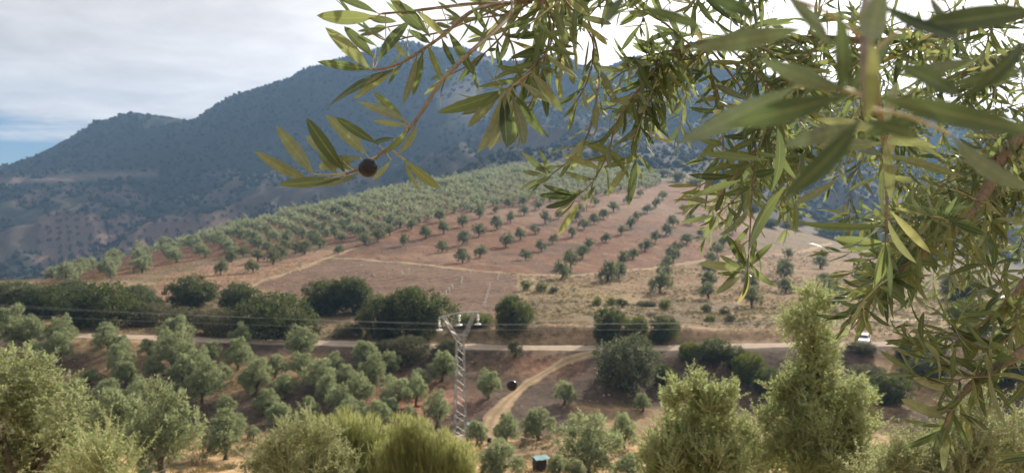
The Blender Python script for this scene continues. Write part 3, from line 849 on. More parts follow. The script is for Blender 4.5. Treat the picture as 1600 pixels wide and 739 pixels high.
# ------------------------------------------------------------------ bushes: (u, foot row, width px, height px, foliage, label)
BU = [
    (22, 494, 92, 62, 'sage', 'grey-green rounded bush at the left end of the bank above the road'),
    (74, 496, 74, 58, 'oak', 'dark round bush, second from the left end of the bank above the road'),
    (118, 478, 60, 46, 'sage', 'grey-green bush peeping over the dark bushes at the left end'),
    (160, 510, 112, 78, 'oak', 'biggest dark bush of the clump on the left, above the road'),
    (216, 490, 58, 50, 'sage', 'pale olive-green bush against the right side of the left dark clump'),
    (240, 510, 64, 42, 'grey', 'grey scrubby bush between the left dark clump and the road'),
    (300, 480, 74, 56, 'oak', 'dark domed bush left of the climbing slope track'),
    (290, 512, 60, 38, 'grey', 'grey-brown thicket on the bank in front of the dark domed bush'),
    (372, 484, 60, 48, 'oak', 'dark bush at the foot of the climbing slope track'),
    (345, 522, 80, 46, 'grey', 'low grey thicket beside the road left of the wide dark bush'),
    (436, 526, 118, 76, 'oak', 'wide dark spreading bush on the bank above the road'),
    (508, 490, 72, 60, 'oak', 'brownish dark bush, left one of the pair above the wide dark bush'),
    (552, 490, 72, 66, 'oak', 'darker green bush, right one of the pair above the wide dark bush'),
    (592, 526, 66, 74, 'oak', 'dark bush on the bank touching the huge round bush behind the pylon'),
    (652, 524, 100, 84, 'oak', 'huge round dark bush just behind the lattice pylon to its left'),
    (742, 510, 62, 24, 'bright', 'low bright green hedge behind the top of the pylon'),
    (801, 520, 62, 64, 'oak', 'dark square-topped bush on the bank right of the pylon'),
    (640, 562, 66, 42, 'grey', 'light tan scrub bush beside the road left of the pylon'),
    (606, 552, 40, 26, 'grey', 'small pale scrub bush at the road edge under the huge round bush'),
    (700, 556, 44, 32, 'grey', 'pale scrub bush at the road edge just behind the pylon mast'),
    (540, 525, 44, 24, 'grey', 'dry yellowish scrub bush on the bank between two dark bushes'),
    (806, 558, 22, 30, 'grey', 'thin dry shrub at the road edge right of the pylon'),
    (950, 530, 52, 56, 'oak', 'dark bush, left one of the three above the road centre'),
    (994, 528, 44, 36, 'bright', 'yellow-green round bush, middle one of the three above the road'),
    (1037, 534, 44, 46, 'oak', 'dark round bush, right one of the three above the road'),
    (980, 606, 98, 88, 'sage', 'very large grey-green bush below the road in the middle'),
    (1038, 600, 36, 34, 'oak', 'dark green bush tucked against the right side of the very large bush'),
    (1076, 562, 32, 32, 'bright', 'small rounded green bush at the left end of the descending hedge'),
    (1117, 564, 54, 40, 'oak', 'greyish dark bush, second in the descending hedge on the right'),
    (1152, 576, 40, 40, 'oak', 'dark bush, third in the descending hedge on the right'),
    (1170, 594, 50, 48, 'bright', 'yellow-green bush, fourth in the descending hedge on the right'),
    (1200, 618, 44, 50, 'oak', 'lowest dark bush of the descending hedge on the right'),
    (1386, 628, 66, 52, 'oak', 'dark bush below the white car, right of the tall pale tree'),
    (1350, 600, 60, 36, 'grey', 'grey bush below the white car on the slope'),
    (1346, 550, 46, 17, 'grey', 'low dark brush hiding the lower half of the white car'),
    (1416, 562, 38, 28, 'oak', 'dark bush right of the white car'),
    (1450, 592, 66, 44, 'sage', 'broad olive-green bush behind the hanging olive twigs lower right'),
    (1462, 558, 40, 30, 'grey', 'grey bush by the road near the right edge'),
    (1520, 524, 78, 66, 'bright', 'light green leafy bush above the road near the right edge'),
    (1500, 470, 64, 50, 'oak', 'dark thicket bush high on the slope near the right edge'),
    (1570, 600, 80, 60, 'oak', 'dark bush behind the olive twigs at the lower right edge'),
    (1600, 500, 80, 60, 'oak', 'dark bush cut by the right edge above the road'),
    (1300, 372, 46, 24, 'bright', 'flat green bush beside the short hillside track'),
    (1335, 380, 40, 26, 'oak', 'dark bush right of the short hillside track'),
    (1390, 395, 60, 40, 'oak', 'dark thicket on the ridge right of the orchard'),
    (1450, 410, 60, 44, 'oak', 'second dark thicket on the ridge right of the orchard'),
    (1240, 358, 40, 18, 'grey', 'grey bush on the ridge above the short hillside track'),
    (933, 478, 16, 16, 'bright', 'small bright bush on the scrubby terrace, leftmost of a loose row'),
    (955, 478, 18, 15, 'bright', 'second small bright bush in the loose row on the scrubby terrace'),
    (972, 480, 18, 16, 'oak', 'third small darker bush in the loose row on the scrubby terrace'),
    (1040, 484, 18, 18, 'bright', 'small green bush near the grey stones on the scrubby terrace'),
    (820, 452, 14, 16, 'bright', 'upright green shrub at the right corner of the ploughed field'),
    (846, 455, 18, 16, 'bright', 'green shrub, second right of the ploughed field corner'),
    (864, 458, 16, 12, 'oak', 'darker shrub, third right of the ploughed field corner'),
    (1103, 488, 18, 14, 'oak', 'dark little bush above the bank, straight above the hedge'),
    (1133, 490, 16, 12, 'grey', 'grey little bush above the bank, right of the dark little one'),
    (1010, 478, 30, 10, 'grey', 'low grey brush strip above the grey stones'),
    (1110, 502, 18, 12, 'bright', 'green tuft bush at the top edge of the road cutting'),
    (1140, 504, 18, 14, 'grey', 'tan tuft bush at the top edge of the road cutting'),
    (660, 296, 30, 16, 'bright', 'yellow-green bush in the dense grove near the spur ridge'),
    (690, 296, 28, 15, 'oak', 'dark bush right of the yellow-green bush in the dense grove'),
    (748, 288, 26, 14, 'oak', 'dark bush in the upper dense grove left of centre'),
    (745, 281, 20, 11, 'bright', 'yellow bush behind the dark bush in the upper dense grove'),
    (805, 275, 28, 12, 'bright', 'yellow-green bush high in the dense grove'),
    (540, 331, 30, 18, 'oak', 'dark round bush on the skyline edge of the left grove'),
    (985, 272, 26, 16, 'bright', 'yellow-green bush at the left end of the top orchard edge'),
    (1010, 274, 26, 14, 'bright', 'second yellow-green bush along the top orchard edge'),
    (1035, 277, 28, 14, 'oak', 'dark bush along the top orchard edge'),
    (1060, 284, 26, 18, 'oak', 'dark bush at the right end of the top orchard edge'),
    (1085, 290, 22, 14, 'sage', 'grey bush past the right end of the top orchard edge'),
    (1112, 289, 30, 17, 'oak', 'broad dark bush on the spur skyline right of the top orchard edge'),
    (1140, 292, 26, 14, 'sage', 'grey-green bush on the spur skyline, behind the middle hanging twigs'),
    (1170, 296, 34, 20, 'oak', 'dark thicket on the spur skyline where the hill rounds off'),
    (1205, 298, 30, 16, 'sage', 'grey bush farthest down the right side of the spur skyline'),
]
def crest(u):
    d = _dg[(_dg > 200) & (_dg < 585)]
    return float((V0 - F * H((u - U0) / F * d, d) / d).min())
for u, v, w, h, kind, lab in BU:
    if v < 300: v = max(v, crest(u) + 2.5)
    p = ground(u, v)
    W_, H_ = w * p.y / F, h * p.y / F
    vs = (BUSH if w > 28 else BUSH_S)[kind]
    o = link('bush', vs[R.randrange(3)])
    o.location = (p.x, p.y, p.z - 0.1); o.scale = (W_ / 1.75, W_ / 1.75 * 0.9, H_ / 1.62); o.rotation_euler = (0, 0, R.uniform(0, 6.28))
    tag(o, lab, 'bush', 'bushes on the slopes beyond the valley')

# ------------------------------------------------------------------ ground cover
def ground_cover():
    g = np.random.default_rng(91)
    n = 60000
    u = g.uniform(-100, 1700, n); y = 58 + (240 - 58) * g.random(n)
    x = (u - U0) / F * y; z = H(x, y); v = V0 - F * z / y
    road = np.array([(q.x, q.y) for q in RDP])
    ry = np.interp(x, road[:, 0], road[:, 1])
    keep = (np.abs(y - ry) > 2.6) & ~inpoly(u, v, PLOUGH) & (~inpoly(u, v, ORCHARD)) & (fbm(x / 5, y / 5, 3, 95) > np.where((y > 82) & (y < 117), 0.6, 0.47)) & ~((np.abs(u - np.interp(v, [548, 584, 622, 662, 700], [935, 850, 798, 768, 785])) < 22) & (y < 117))
    x, y, z = x[keep], y[keep], z[keep]; n = len(x)
    k = 5
    c = np.repeat(np.stack([x, y, z - 0.03], 1), k, 0) + g.normal(size=(n * k, 3)) * np.array([.14, .14, 0])
    d = unit(np.array([0, 0, 1.0]) + g.normal(size=(n * k, 3)) * 0.45)
    mb = MB(); leaf_quads(mb, c, d, 0.18 + 0.34 * g.random(n * k), 0.07, g, 0, np.repeat(g.normal(size=n) * 0.2, k))
    tag(mb.obj('dry_grass', [MAT['straw']], None, False, True), 'dry straw-coloured grass tufts scattered over the valley slopes', 'grass', None, 'stuff')
    n = 20000
    u = g.uniform(-80, 1650, n); y = 64 + (300 - 64) * g.random(n)
    x = (u - U0) / F * y; z = H(x, y); v = V0 - F * z / y
    ry = np.interp(x, road[:, 0], road[:, 1])
    band = ((y > 122) & (y < 172) & (fbm(x / 12, y / 12, 3, 97) > np.where(u > 800, 0.42, 0.47))) | ((y >= 172) & (u > 790) & ~inpoly(u, v, ORCHARD) & (fbm(x / 10, y / 16, 3, 99) > 0.50)) | ((y < 117) & (fbm(x / 9, y / 9, 3, 98) > 0.60))
    keep = (np.abs(y - ry) > 3.0) & band & ~inpoly(u, v, PLOUGH) & ~((np.abs(u - np.interp(v, [548, 584, 622, 662, 700], [935, 850, 798, 768, 785])) < 30) & (y < 117))
    x, y, z = x[keep], y[keep], z[keep]; n = len(x); k = 26
    s = 0.2 + 0.45 * g.random(n) ** 1.5
    o = unit(g.normal(size=(n * k, 3))); o[:, 2] = np.abs(o[:, 2])
    c = np.repeat(np.stack([x, y, z], 1), k, 0) + o * (np.repeat(s, k) * (0.4 + 0.6 * g.random(n * k)))[:, None] * np.array([1, 1, .8])
    d = unit(o + np.array([0, 0, .5]) + g.normal(size=(n * k, 3)) * 0.5)
    mb = MB(); leaf_quads(mb, c, d, 0.20, 0.09, g, 0, np.repeat(g.normal(size=n) * 0.3, k))
    tag(mb.obj('undergrowth', [MAT['grey']], None, False, True), 'low grey-green undergrowth along the banks beside the road', 'undergrowth', None, 'stuff')
ground_cover()

def stones():
    g = np.random.default_rng(123); n = 9000
    u = g.uniform(-80, 1500, n); y = 66 + (330 - 66) * g.random(n)
    x = (u - U0) / F * y; z = H(x, y); v = V0 - F * z / y
    keep = (fbm(x / 9, y / 9, 3, 131) > 0.48) & ~((y > 115) & (y < 122))
    x, y, z = x[keep], y[keep], z[keep]; n = len(x)
    I = np.array([(1, 0, 0), (-1, 0, 0), (0, 1, 0), (0, -1, 0), (0, 0, 1), (0, 0, -1)], float)
    Fi = np.array([(0, 2, 4), (2, 1, 4), (1, 3, 4), (3, 0, 4), (2, 0, 5), (1, 2, 5), (3, 1, 5), (0, 3, 5)])
    V = I[None] * (0.6 + 0.8 * g.random((n, 6, 1))) * (0.06 + 0.22 * g.random(n) ** 3)[:, None, None] * np.array([1, 1, .7]) * np.clip(y / 120, .8, 2)[:, None, None]
    V += np.stack([x, y, z + 0.03], 1)[:, None]
    mb = MB(); mb.add(V.reshape(-1, 3), (Fi[None] + (np.arange(n) * 6)[:, None, None]).reshape(-1, 3))
    tag(mb.obj('stones', [MAT['rock']], None, False), 'loose pale stones lying about the soil of the slopes', 'stones', None, 'stuff')
stones()

# ------------------------------------------------------------------ power line
def pylon():
    base = Vector(((719 - U0) / F * 85, 85, 0)); base.z = H1(base.x, base.y)
    top = -(489 - V0) / F * 85
    hN = (-(531 - V0) / F * 85) - base.z                      # neck
    hT = top - base.z
    t = empty('lattice_pylon', base, math.radians(14))
    tag(t, 'grey steel lattice pylon with Y-shaped head rising from the valley floor', 'pylon')
    def wid(h): return 0.62 - 0.24 * min(1, h / hN)
    S = MAT['steel']
    cor = [(-1, -1), (1, -1), (1, 1), (-1, 1)]
    pt = lambda c, h: Vector((c[0] * wid(h), c[1] * wid(h), h))
    for c in cor:
        mb = MB(); add_bar(mb, pt(c, -0.4), pt(c, hN), 0.085); mb.obj('leg', [S], t, False)
    nP = 13
    hs = [hN * (1 - (1 - i / nP) ** 1.0) for i in range(nP + 1)]
    for i in range(nP):
        for f in range(4):
            a, b = cor[f], cor[(f + 1) % 4]
            mb = MB()
            if (i + f) % 2: a, b = b, a
            add_bar(mb, pt(a, hs[i]), pt(b, hs[i + 1]), 0.045); mb.obj('brace', [S], t, False)
        if i % 3 == 2:
            for f in range(4):
                mb = MB(); add_bar(mb, pt(cor[f], hs[i + 1]), pt(cor[(f + 1) % 4], hs[i + 1]), 0.05); mb.obj('tie_bar', [S], t, False)
    mb = MB(); add_box(mb, (0, 0, -0.15), (2.0, 2.0, 0.6)); mb.obj('footing', [MAT['rock']], t, False)
    # Y head
    L, Rr = Vector((-2.0, 0, hT - 0.25)), Vector((1.75, 0, hT))
    for e in (L, Rr):
        sx = -1 if e.x < 0 else 1
        for dy in (-1, 1):
            for ix in (0.1, 1.0):
                mb = MB(); add_bar(mb, Vector((sx * 0.46 * ix, dy * 0.46, hN)), Vector((e.x * (0.86 if ix < .5 else 1.0), dy * 0.16, e.z)), 0.06); mb.obj('arm_strut', [S], t, False)
        for k in range(5):
            f0, f1 = k / 5, (k + 1) / 5
            p = lambda f, ix, dy: Vector((sx * 0.46 * ix, dy * 0.46, hN)).lerp(Vector((e.x * (0.86 if ix < .5 else 1.0), dy * 0.16, e.z)), f)
            for dy in (-1, 1):
                mb = MB(); add_bar(mb, p(f0, 0.1 if k % 2 else 1, dy), p(f1, 1 if k % 2 else 0.1, dy), 0.05); mb.obj('brace', [S], t, False)
    for dy in (-1, 1):
        mb = MB(); add_bar(mb, (-0.78, dy * .40, hN + 0.55), (0.70, dy * .40, hN + 0.55), 0.07); mb.obj('tie_bar', [S], t, False)
    cross = [(-2.35, 0, hT - 0.42), (-0.2, 0, hT + 0.06), (2.1, 0, hT + 0.06)]
    for dy in (-0.14, 0.14):
        mb = MB()
        for a, b in zip(cross[:-1], cross[1:]): add_bar(mb, (a[0], dy, a[2]), (b[0], dy, b[2]), 0.075)
        mb.obj('crossarm', [S], t, False)
    ends = []
    for (x, _, z) in ((-2.25, 0, hT - 0.42), (-0.1, 0, hT + 0.02), (1.95, 0, hT + 0.02)):
        ins = MB()
        add_tube(ins, [(x, 0, z), (x, 0, z - 1.2)], 0.03, 6)
        for k in range(3):
            zz = z - 0.35 - k * 0.24
            add_tube(ins, [(x, 0, zz + .10), (x, 0, zz + .05), (x, 0, zz), (x, 0, zz - .05)], [0.06, 0.13, 0.17, 0.08], 10)
        i_o = ins.obj('insulator', [MAT['glass_white']], t)
        sk = MB(); add_tube(sk, [(x, 0, z - 1.20), (x, 0, z - 1.26), (x, 0, z - 1.34), (x, 0, z - 1.38)], [0.10, 0.36, 0.36, 0.12], 12)
        sk.obj('guard_ring', [MAT['glass_white']], i_o)
        ends.append(t.matrix_basis @ Vector((x, 0, z - 1.30)))
    return ends
ends = pylon()
lab = [('lowest', 'left'), ('middle', 'centre'), ('upper', 'right')]
for i, e in enumerate(ends):
    vl = (470, 452, 458)[i]; vr = (500, 486, 487)[i]
    A = P(-350, vl, 108 + i * 1.5); B = P(1950, vr, 88 + i * 1.5)
    pts = []
    for a, b, sag in ((A, e, 0.5), (e, B, 0.3)):
        for k in range(24):
            s = k / 24; p = a.lerp(b, s); p.z -= sag * 4 * s * (1 - s); pts.append(p)
    pts.append(B)
    mb = MB(); add_tube(mb, pts, 0.014, 5)
    o = mb.obj('power_line', [MAT['wire']])
    tag(o, 'thin grey overhead wire hung from the %s insulator of the pylon' % lab[i][1], 'power line', 'power lines hung from the pylon')

# ------------------------------------------------------------------ small things on the slopes
def rock_mesh(seed, mat):
    import bmesh
    bm = bmesh.new(); bmesh.ops.create_icosphere(bm, subdivisions=2, radius=1.0)
    r = random.Random(seed); ks = [(Vector((r.gauss(0, 1), r.gauss(0, 1), r.gauss(0, 1))).normalized(), r.uniform(0.5, 0.85)) for _ in range(9)]
    for v in bm.verts:
        for nrm, dd in ks:
            e = v.co.dot(nrm) - dd
            if e > 0: v.co -= nrm * e
        v.co *= r.uniform(0.95, 1.05)
    me = bpy.data.meshes.new('rock'); bm.to_mesh(me); bm.free(); me.materials.append(MAT[mat])
    return me
RK = [rock_mesh(i, 'rock') for i in range(4)]; RR = [rock_mesh(20 + i, 'red_rock') for i in range(4)]
for u, v, w, m, lab_ in [(672, 630, 15, 0, 'largest red-brown earth boulder in the eroded bank left of the pylon'), (688, 618, 12, 0, 'pale-topped boulder above the largest one in the eroded bank'),
                         (655, 634, 11, 0, 'red boulder at the left end of the eroded bank'), (697, 630, 9, 0, 'small red boulder next to the pylon mast'),
                         (603, 640, 9, 0, 'little red boulder below the twin olive trees'), (1018, 492, 18, 1, 'broad grey stone on the scrubby terrace above the three bushes'),
                         (1002, 495, 12, 1, 'smaller grey stone left of the broad grey stone'), (1034, 496, 10, 1, 'small grey stone right of the broad grey stone'),
                         (952, 618, 5, 1, 'pale stone on the bare slope below the very large bush')]:
    p = ground(u, v); s = w * p.y / F / 2
    o = link('boulder', (RK if m else RR)[R.randrange(4)]); o.location = (p.x, p.y, p.z + s * 0.2); o.scale = (s, s, s * 0.7); o.rotation_euler = (0, 0, R.uniform(0, 6))
    tag(o, lab_, 'boulder')

gm = MB(); add_tube(gm, [(0, 0, -0.1), (0, 0, 0.3), (0, 0, 0.62)], [0.11, 0.10, 0.11], 8)
guard = gm.mesh('tree_guard', [MAT['tubewhite']])
GU = [(757, 478), (758.5, 472), (760, 466), (762, 460), (763.5, 454), (765, 448), (777, 437), (779, 432), (693, 465), (697, 460), (702, 456), (707, 451), (721, 443), (722, 437), (735, 428), (639, 424), (628, 428)]
for i, (u, v) in enumerate(GU):
    p = ground(u, v); o = link('tree_guard', guard); o.location = p; o.scale = (1.5, 1.5, 1.3)
    if i < 8: t_ = 'white plastic tree guard, %s from the bottom in the right-hand row of the ploughed field' % ordn(i)
    elif i < 15: t_ = 'white plastic tree guard, %s from the bottom in the left-hand row of the ploughed field' % ordn(i - 8)
    else: t_ = 'white tree guard alone below the pale track, %s one' % ('right' if i == 15 else 'left')
    tag(o, t_, 'tree guard', 'white tree guards in the ploughed field')

def teal_box():
    p = ground(843, 735); s = p.y / F
    t = empty('storage_box', p, math.radians(22)); tag(t, 'black box with pale teal sheet on top between two olive trees', 'storage box')
    w, h = 17 * s, 21 * s
    mb = MB(); add_box(mb, (0, 0, h / 2 - 0.05), (w, w * 0.9, h)); mb.obj('body', [MAT['black']], t, False)
    mb = MB(); V = []
    for i in range(6):
        for j in range(5):
            V.append(((i / 5 - .42) * w * 1.45, (j / 4 - .5) * w * 1.25, h + 0.06 - 0.10 * abs(j - 2) / 2 + 0.03 * math.sin(i * 2 + j)))
    Fc = [(i * 5 + j, (i + 1) * 5 + j, (i + 1) * 5 + j + 1, i * 5 + j + 1) for i in range(5) for j in range(4)]
    mb.add(V, Fc); V2 = [(x, y, z - 0.035) for x, y, z in V]; mb.add(V2, [f[::-1] for f in Fc])
    mb.obj('top_sheet', [MAT['teal']], t)
    for sx in (-1, 1):
        mb = MB(); add_box(mb, (sx * w * 0.3, -w * 0.46, h * 0.45), (0.05, 0.03, h * 0.8)); mb.obj('slat', [MAT['black']], t, False)
teal_box()
def tarp():
    p = ground(739, 664); s = p.y / F; V, k = [], 7
    for i in range(k):
        for j in range(k):
            a, b = i / 6 - .5, j / 6 - .5
            V.append((p.x + a * 20 * s, p.y + b * 1.2, p.z + 0.12 + 0.42 * math.exp(-(a * a + b * b) * 9) + R.uniform(0, .05)))
    mb = MB(); mb.add(V, [(i * k + j, (i + 1) * k + j, (i + 1) * k + j + 1, i * k + j + 1) for i in range(6) for j in range(6)])
    o = mb.obj('tarp', [MAT['mint']]); tag(o, 'crumpled mint green tarp on the ground just right of the pylon mast', 'tarp')
    p = ground(765, 693); mb = MB(); add_tube(mb, [(0, 0, -.1), (0, 0, .15), (0, 0, .5), (0, 0, .62)], [.2, .24, .24, .18], 12)
    o = mb.obj('drum', [MAT['black']]); o.location = p; tag(o, 'small black drum beside the bend of the farm track', 'drum')
tarp()

def car():
    g = ground(1349, 536); y = np.interp(g.x, [q.x for q in RDP], [q.y for q in RDP]); x = (1349 - U0) / F * y
    t = empty('parked_car', (x, y, H1(x, y) + 0.14), math.radians(62)); tag(t, 'white parked car half hidden by brush at the road on the right', 'car')
    # body: side profile swept across the width with tumblehome; x is length
    prof = [(-2.0, .35), (-2.02, .62), (-1.92, .86), (-1.05, .98), (-0.35, 1.42), (0.35, 1.50), (1.15, 1.46), (1.75, 1.08), (1.98, .92), (2.02, .55), (1.95, .33)]
    def half(z): return 0.86 if z < 0.95 else 0.86 - (z - 0.95) * 0.42
    mb = MB(); n = len(prof); V = []
    secs = [-1, -0.93, 0.93, 1]
    for s in secs:
        for (px, pz) in prof:
            k = 0.97 if abs(s) == 1 else 1.0
            V.append((px * k, s * half(pz), 0.9 + (pz - 0.9) * k))
    Fc = []
    for a in range(3):
        for i in range(n):
            j = (i + 1) % n; Fc.append((a * n + i, a * n + j, (a + 1) * n + j, (a + 1) * n + i))
    mb.add(V, Fc); mb.add(V[:n], [list(range(n))]); mb.add(V[-n:], [list(range(n))[::-1]])
    mb.obj('body', [MAT['white_paint']], t, False)
    def pane(pts, name='window'):
        m = MB(); m.add(pts, [list(range(len(pts)))]); nrm = (Vector(pts[1]) - Vector(pts[0])).cross(Vector(pts[2]) - Vector(pts[0])).normalized() * 0.02
        m.add([tuple(Vector(p) - nrm) for p in pts], [list(range(len(pts)))[::-1]]); m.obj(name, [MAT['dark_glass']], t, False)
    def sl(i, f): a, b = prof[i], prof[i + 1]; return a[0] + (b[0] - a[0]) * f, a[1] + (b[1] - a[1]) * f
    (x0, z0), (x1, z1) = sl(3, .12), sl(3, .9); pane([(x0 - .02, -.72, z0 + .02), (x0 - .02, .72, z0 + .02), (x1 - .02, .6, z1 + .02), (x1 - .02, -.6, z1 + .02)][::-1], 'windscreen')
    (x0, z0), (x1, z1) = sl(6, .1), sl(6, .85); pane([(x0 + .02, -.58, z0 + .02), (x0 + .02, .58, z0 + .02), (x1 + .02, .7, z1 + .02), (x1 + .02, -.7, z1 + .02)], 'rear_window')
    for s in (-1, 1):
        for (a, b, c, d) in ((-.85, -.25, -.02, .05), (.08, .12, 1.0, 1.3)):
            pts = [(a, s * (half(1.0) + .012), 1.0), (b, s * (half(1.38) + .012), 1.38), (c, s * (half(1.40) + .012), 1.40), (d, s * (half(1.0) + .012), 1.0)]
            pane(pts if s < 0 else pts[::-1])
        for wx in (-1.25, 1.28):
            w = MB(); add_tube(w, [(wx, s * .70, .18), (wx, s * .72, .18), (wx, s * .86, .18), (wx, s * .885, .18)], [.27, .31, .31, .27], 16); wo = w.obj('wheel', [MAT['rubber']], t)
            r_ = MB(); add_tube(r_, [(wx, s * .87, .18), (wx, s * .895, .18)], [.20, .18], 12); r_.obj('rim', [MAT['steel']], wo)
        m = MB(); add_box(m, (-1.93, s * .62, .74), (.16, .34, .16)); m.obj('headlight', [MAT['glass_white']], t, False)
        m = MB(); add_box(m, (1.95, s * .68, .84), (.12, .22, .2)); m.obj('tail_light', [MAT['lamp_red']], t, False)
        m = MB(); add_box(m, (-.72, s * .96, 1.02), (.1, .2, .13)); m.obj('mirror', [MAT['white_paint']], t, False)
    m = MB(); add_box(m, (-2.0, 0, .42), (.1, 1.5, .16)); m.obj('bumper', [MAT['black']], t, False)
car()

# ------------------------------------------------------------------ trees on the near slope, built of leafy shoots
def shoots(mb, lobes, n, length, leafL, leafW, g, up, mat=0, stem=None, spread=0.5, step=0.02):
    """leafy shoots starting in the lobes; leaves in pairs along each"""
    lobes = np.array(lobes, float); w = lobes[:, 3] ** 2 if lobes.shape[1] == 4 else lobes[:, 3] * lobes[:, 4]
    k = g.choice(len(lobes), n, p=w / w.sum())
    o = unit(g.normal(size=(n, 3)))
    c = lobes[k, :3] + o * (lobes[k, 3] * g.random(n) ** 0.5)[:, None] * np.array([1, 1, 1.0])
    if lobes.shape[1] == 5: c[:, 2] += (g.random(n) - 0.5) * lobes[k, 4]
    d = unit(o * (1 - up) + np.array([0, 0, up]) + g.normal(size=(n, 3)) * spread * 0.4)
    tk = g.normal(size=len(lobes)) * 0.26
    ln = length * (0.55 + 0.8 * g.random(n))
    bend = g.normal(size=(n, 3)) * 0.14
    for i in range(n):
        m = max(4, int(ln[i] / step))
        s = np.linspace(0.12, 1, m)
        pts = c[i] + np.outer(s * ln[i], d[i]) + np.outer(s * s * ln[i] * 0.5, bend[i])
        ax = unit(d[i] + np.outer(s, bend[i]))
        az = np.arange(m) * 2.4 + g.random() * 6
        a = unit(np.cross(ax, np.array([.3, .2, .9]))); b = np.cross(ax, a)
        out = a * np.cos(az)[:, None] + b * np.sin(az)[:, None]
        t = g.normal() * 0.14 + tk[k[i]] + 0.10 * (s - 0.5) + g.normal(size=m) * 0.1
        sz = (1.05 - 0.5 * s) * (0.8 + 0.4 * g.random(m))
        leaf_quads(mb, pts, unit(ax * 0.4 + out * 0.8 + g.normal(size=(m, 3)) * .4), leafL * sz, leafW * sz, g, mat, t)
        leaf_quads(mb, pts, unit(ax * 0.4 - out * 0.8 + g.normal(size=(m, 3)) * .4), leafL * sz, leafW * sz, g, mat, t)
        if stem is not None:
            q = [c[i], c[i] + d[i] * ln[i] * .5 + bend[i] * ln[i] * .125, pts[-1]]
            stem.add(*tube_geo([tuple(x) for x in q], [0.006, 0.005, 0.002], 3))

def near_tree(name, u, d, lobes_px, n, up, label, leafmat, leafL=0.055, leafW=0.014, length=0.5, cat='olive tree', seed=1, step=0.02, spread=.5):
    """lobes as (u, v, depth offset, radius px, tall px)"""
    g = np.random.default_rng(seed)
    x = (u - U0) / F * d; base = Vector((x, d, H1(x, d)))
    t = empty(name, base); tag(t, label, cat)
    L, main = [], []
    for lu, lv, dd, r, tall in lobes_px:
        dep = d + dd; q = P(lu, lv, dep) - base
        rr, tt = r * dep / F, tall * dep / F
        main.append((q.x, q.y, q.z))
        for k in range(int(14 * max(1, tall / (1.6 * r)))):
            o = g.normal(size=3); o /= np.linalg.norm(o); o *= g.random() ** 0.4
            L.append((q.x + o[0] * rr * .9, q.y + o[1] * rr * .9, q.z + o[2] * rr * .55 + (g.random() - .5) * tt, rr * (.27 + .17 * g.random()), rr * .3))
    cr, st, tr = MB(), MB(), MB()
    shoots(cr, L, n, length, leafL, leafW, g, up, 0, st, spread, step)
    # trunk and limbs to the lobes
    trunk_geo(tr, g, 0.7, 0.11, [(l[0] * .9, l[1] * .9, max(0.9, l[2] * .9)) for l in main[:6]])
    tr.obj('trunk', [MAT['bark']], t)
    o = cr.obj('crown', [MAT[leafmat]], t, False, True)
    st.obj('shoots', [MAT['green_twig']], t)
    return t

near_tree('olive_tree', 40, 9.5, [(0, 640, 0, 62, 60), (60, 630, .3, 60, 70), (110, 650, -.2, 42, 60), (30, 585, .2, 50, 40), (-40, 600, .3, 60, 60), (85, 690, .4, 40, 40), (20, 715, 0, 40, 40), (-30, 740, .2, 60, 60), (150, 700, -.2, 24, 40), (130, 740, 0, 40, 60), (-120, 640, 0, 90, 120), (60, 760, .2, 60, 60)],
          3000, 0.15, 'big pale-leaved olive tree filling the lower left corner', 'near', 0.062, 0.027, 0.15, seed=5, step=.022)
near_tree('olive_tree', 1262, 10.5, [(1264, 545, 0, 38, 120), (1250, 532, .1, 30, 50), (1280, 545, -.1, 32, 50), (1262, 492, .1, 30, 50), (1268, 465, 0, 18, 20), (1285, 615, .1, 36, 50), (1240, 630, -.1, 34, 50), (1310, 650, .2, 48, 70), (1265, 690, 0, 60, 80), (1340, 690, -.2, 36, 60), (1348, 640, -.1, 26, 40), (1196, 660, 0, 26, 50), (1268, 655, -.4, 40, 50), (1270, 725, -.5, 56, 50), (1212, 690, -.3, 34, 50), (1330, 700, -.4, 44, 50), (1326, 612, -.2, 26, 36), (1352, 625, .1, 18, 36), (1225, 625, 0, 22, 30), (1180, 735, -.2, 36, 40), (1385, 735, -.2, 36, 40), (1292, 470, .1, 12, 20), (1220, 710, .2, 40, 70), (1300, 750, 0, 80, 60), (1266, 585, 0, 40, 60)],
          6800, 0.45, 'tall pale olive tree with a narrow pointed top on the right', 'shoot', 0.041, 0.018, 0.14, seed=6, step=.020, spread=.7)
near_tree('olive_tree', 1095, 9.5, [(1095, 680, 0, 46, 100), (1060, 700, .2, 34, 80), (1135, 690, -.1, 36, 80), (1090, 740, 0, 80, 60), (1165, 730, .1, 34, 60), (1040, 745, 0, 36, 60), (1058, 630, -.2, 26, 50), (1095, 618, 0, 26, 50), (1132, 640, -.2, 26, 50), (1085, 600, .1, 14, 30), (1160, 690, .1, 22, 50), (1120, 720, -.4, 50, 60), (1060, 720, -.3, 44, 50)],
          5200, 0.6, 'pale olive bush of upright shoots left of the tall pointed olive', 'shoot', 0.040, 0.017, 0.16, seed=7, step=.020, spread=.6)
near_tree('olive_tree', 1480, 8.5, [(1420, 720, 0, 50, 50), (1480, 700, .2, 50, 60), (1540, 690, 0, 60, 60), (1590, 720, .2, 60, 80), (1400, 760, .1, 60, 50), (1500, 760, 0, 90, 60)],
          2600, 0.45, 'low spreading olive at the bottom right beneath the hanging twigs', 'near', 0.045, 0.016, 0.20, seed=8, step=.026)
near_tree('olive_tree', 470, 10.5, [(450, 700, 0, 40, 40), (420, 730, .2, 40, 50), (490, 690, -.1, 34, 40), (480, 745, 0, 70, 50), (530, 735, .2, 34, 40)],
          1800, 0.5, 'grey-green young olive left of the yellow-green broom in the foreground', 'near', 0.045, 0.018, 0.18, seed=9, step=.026)
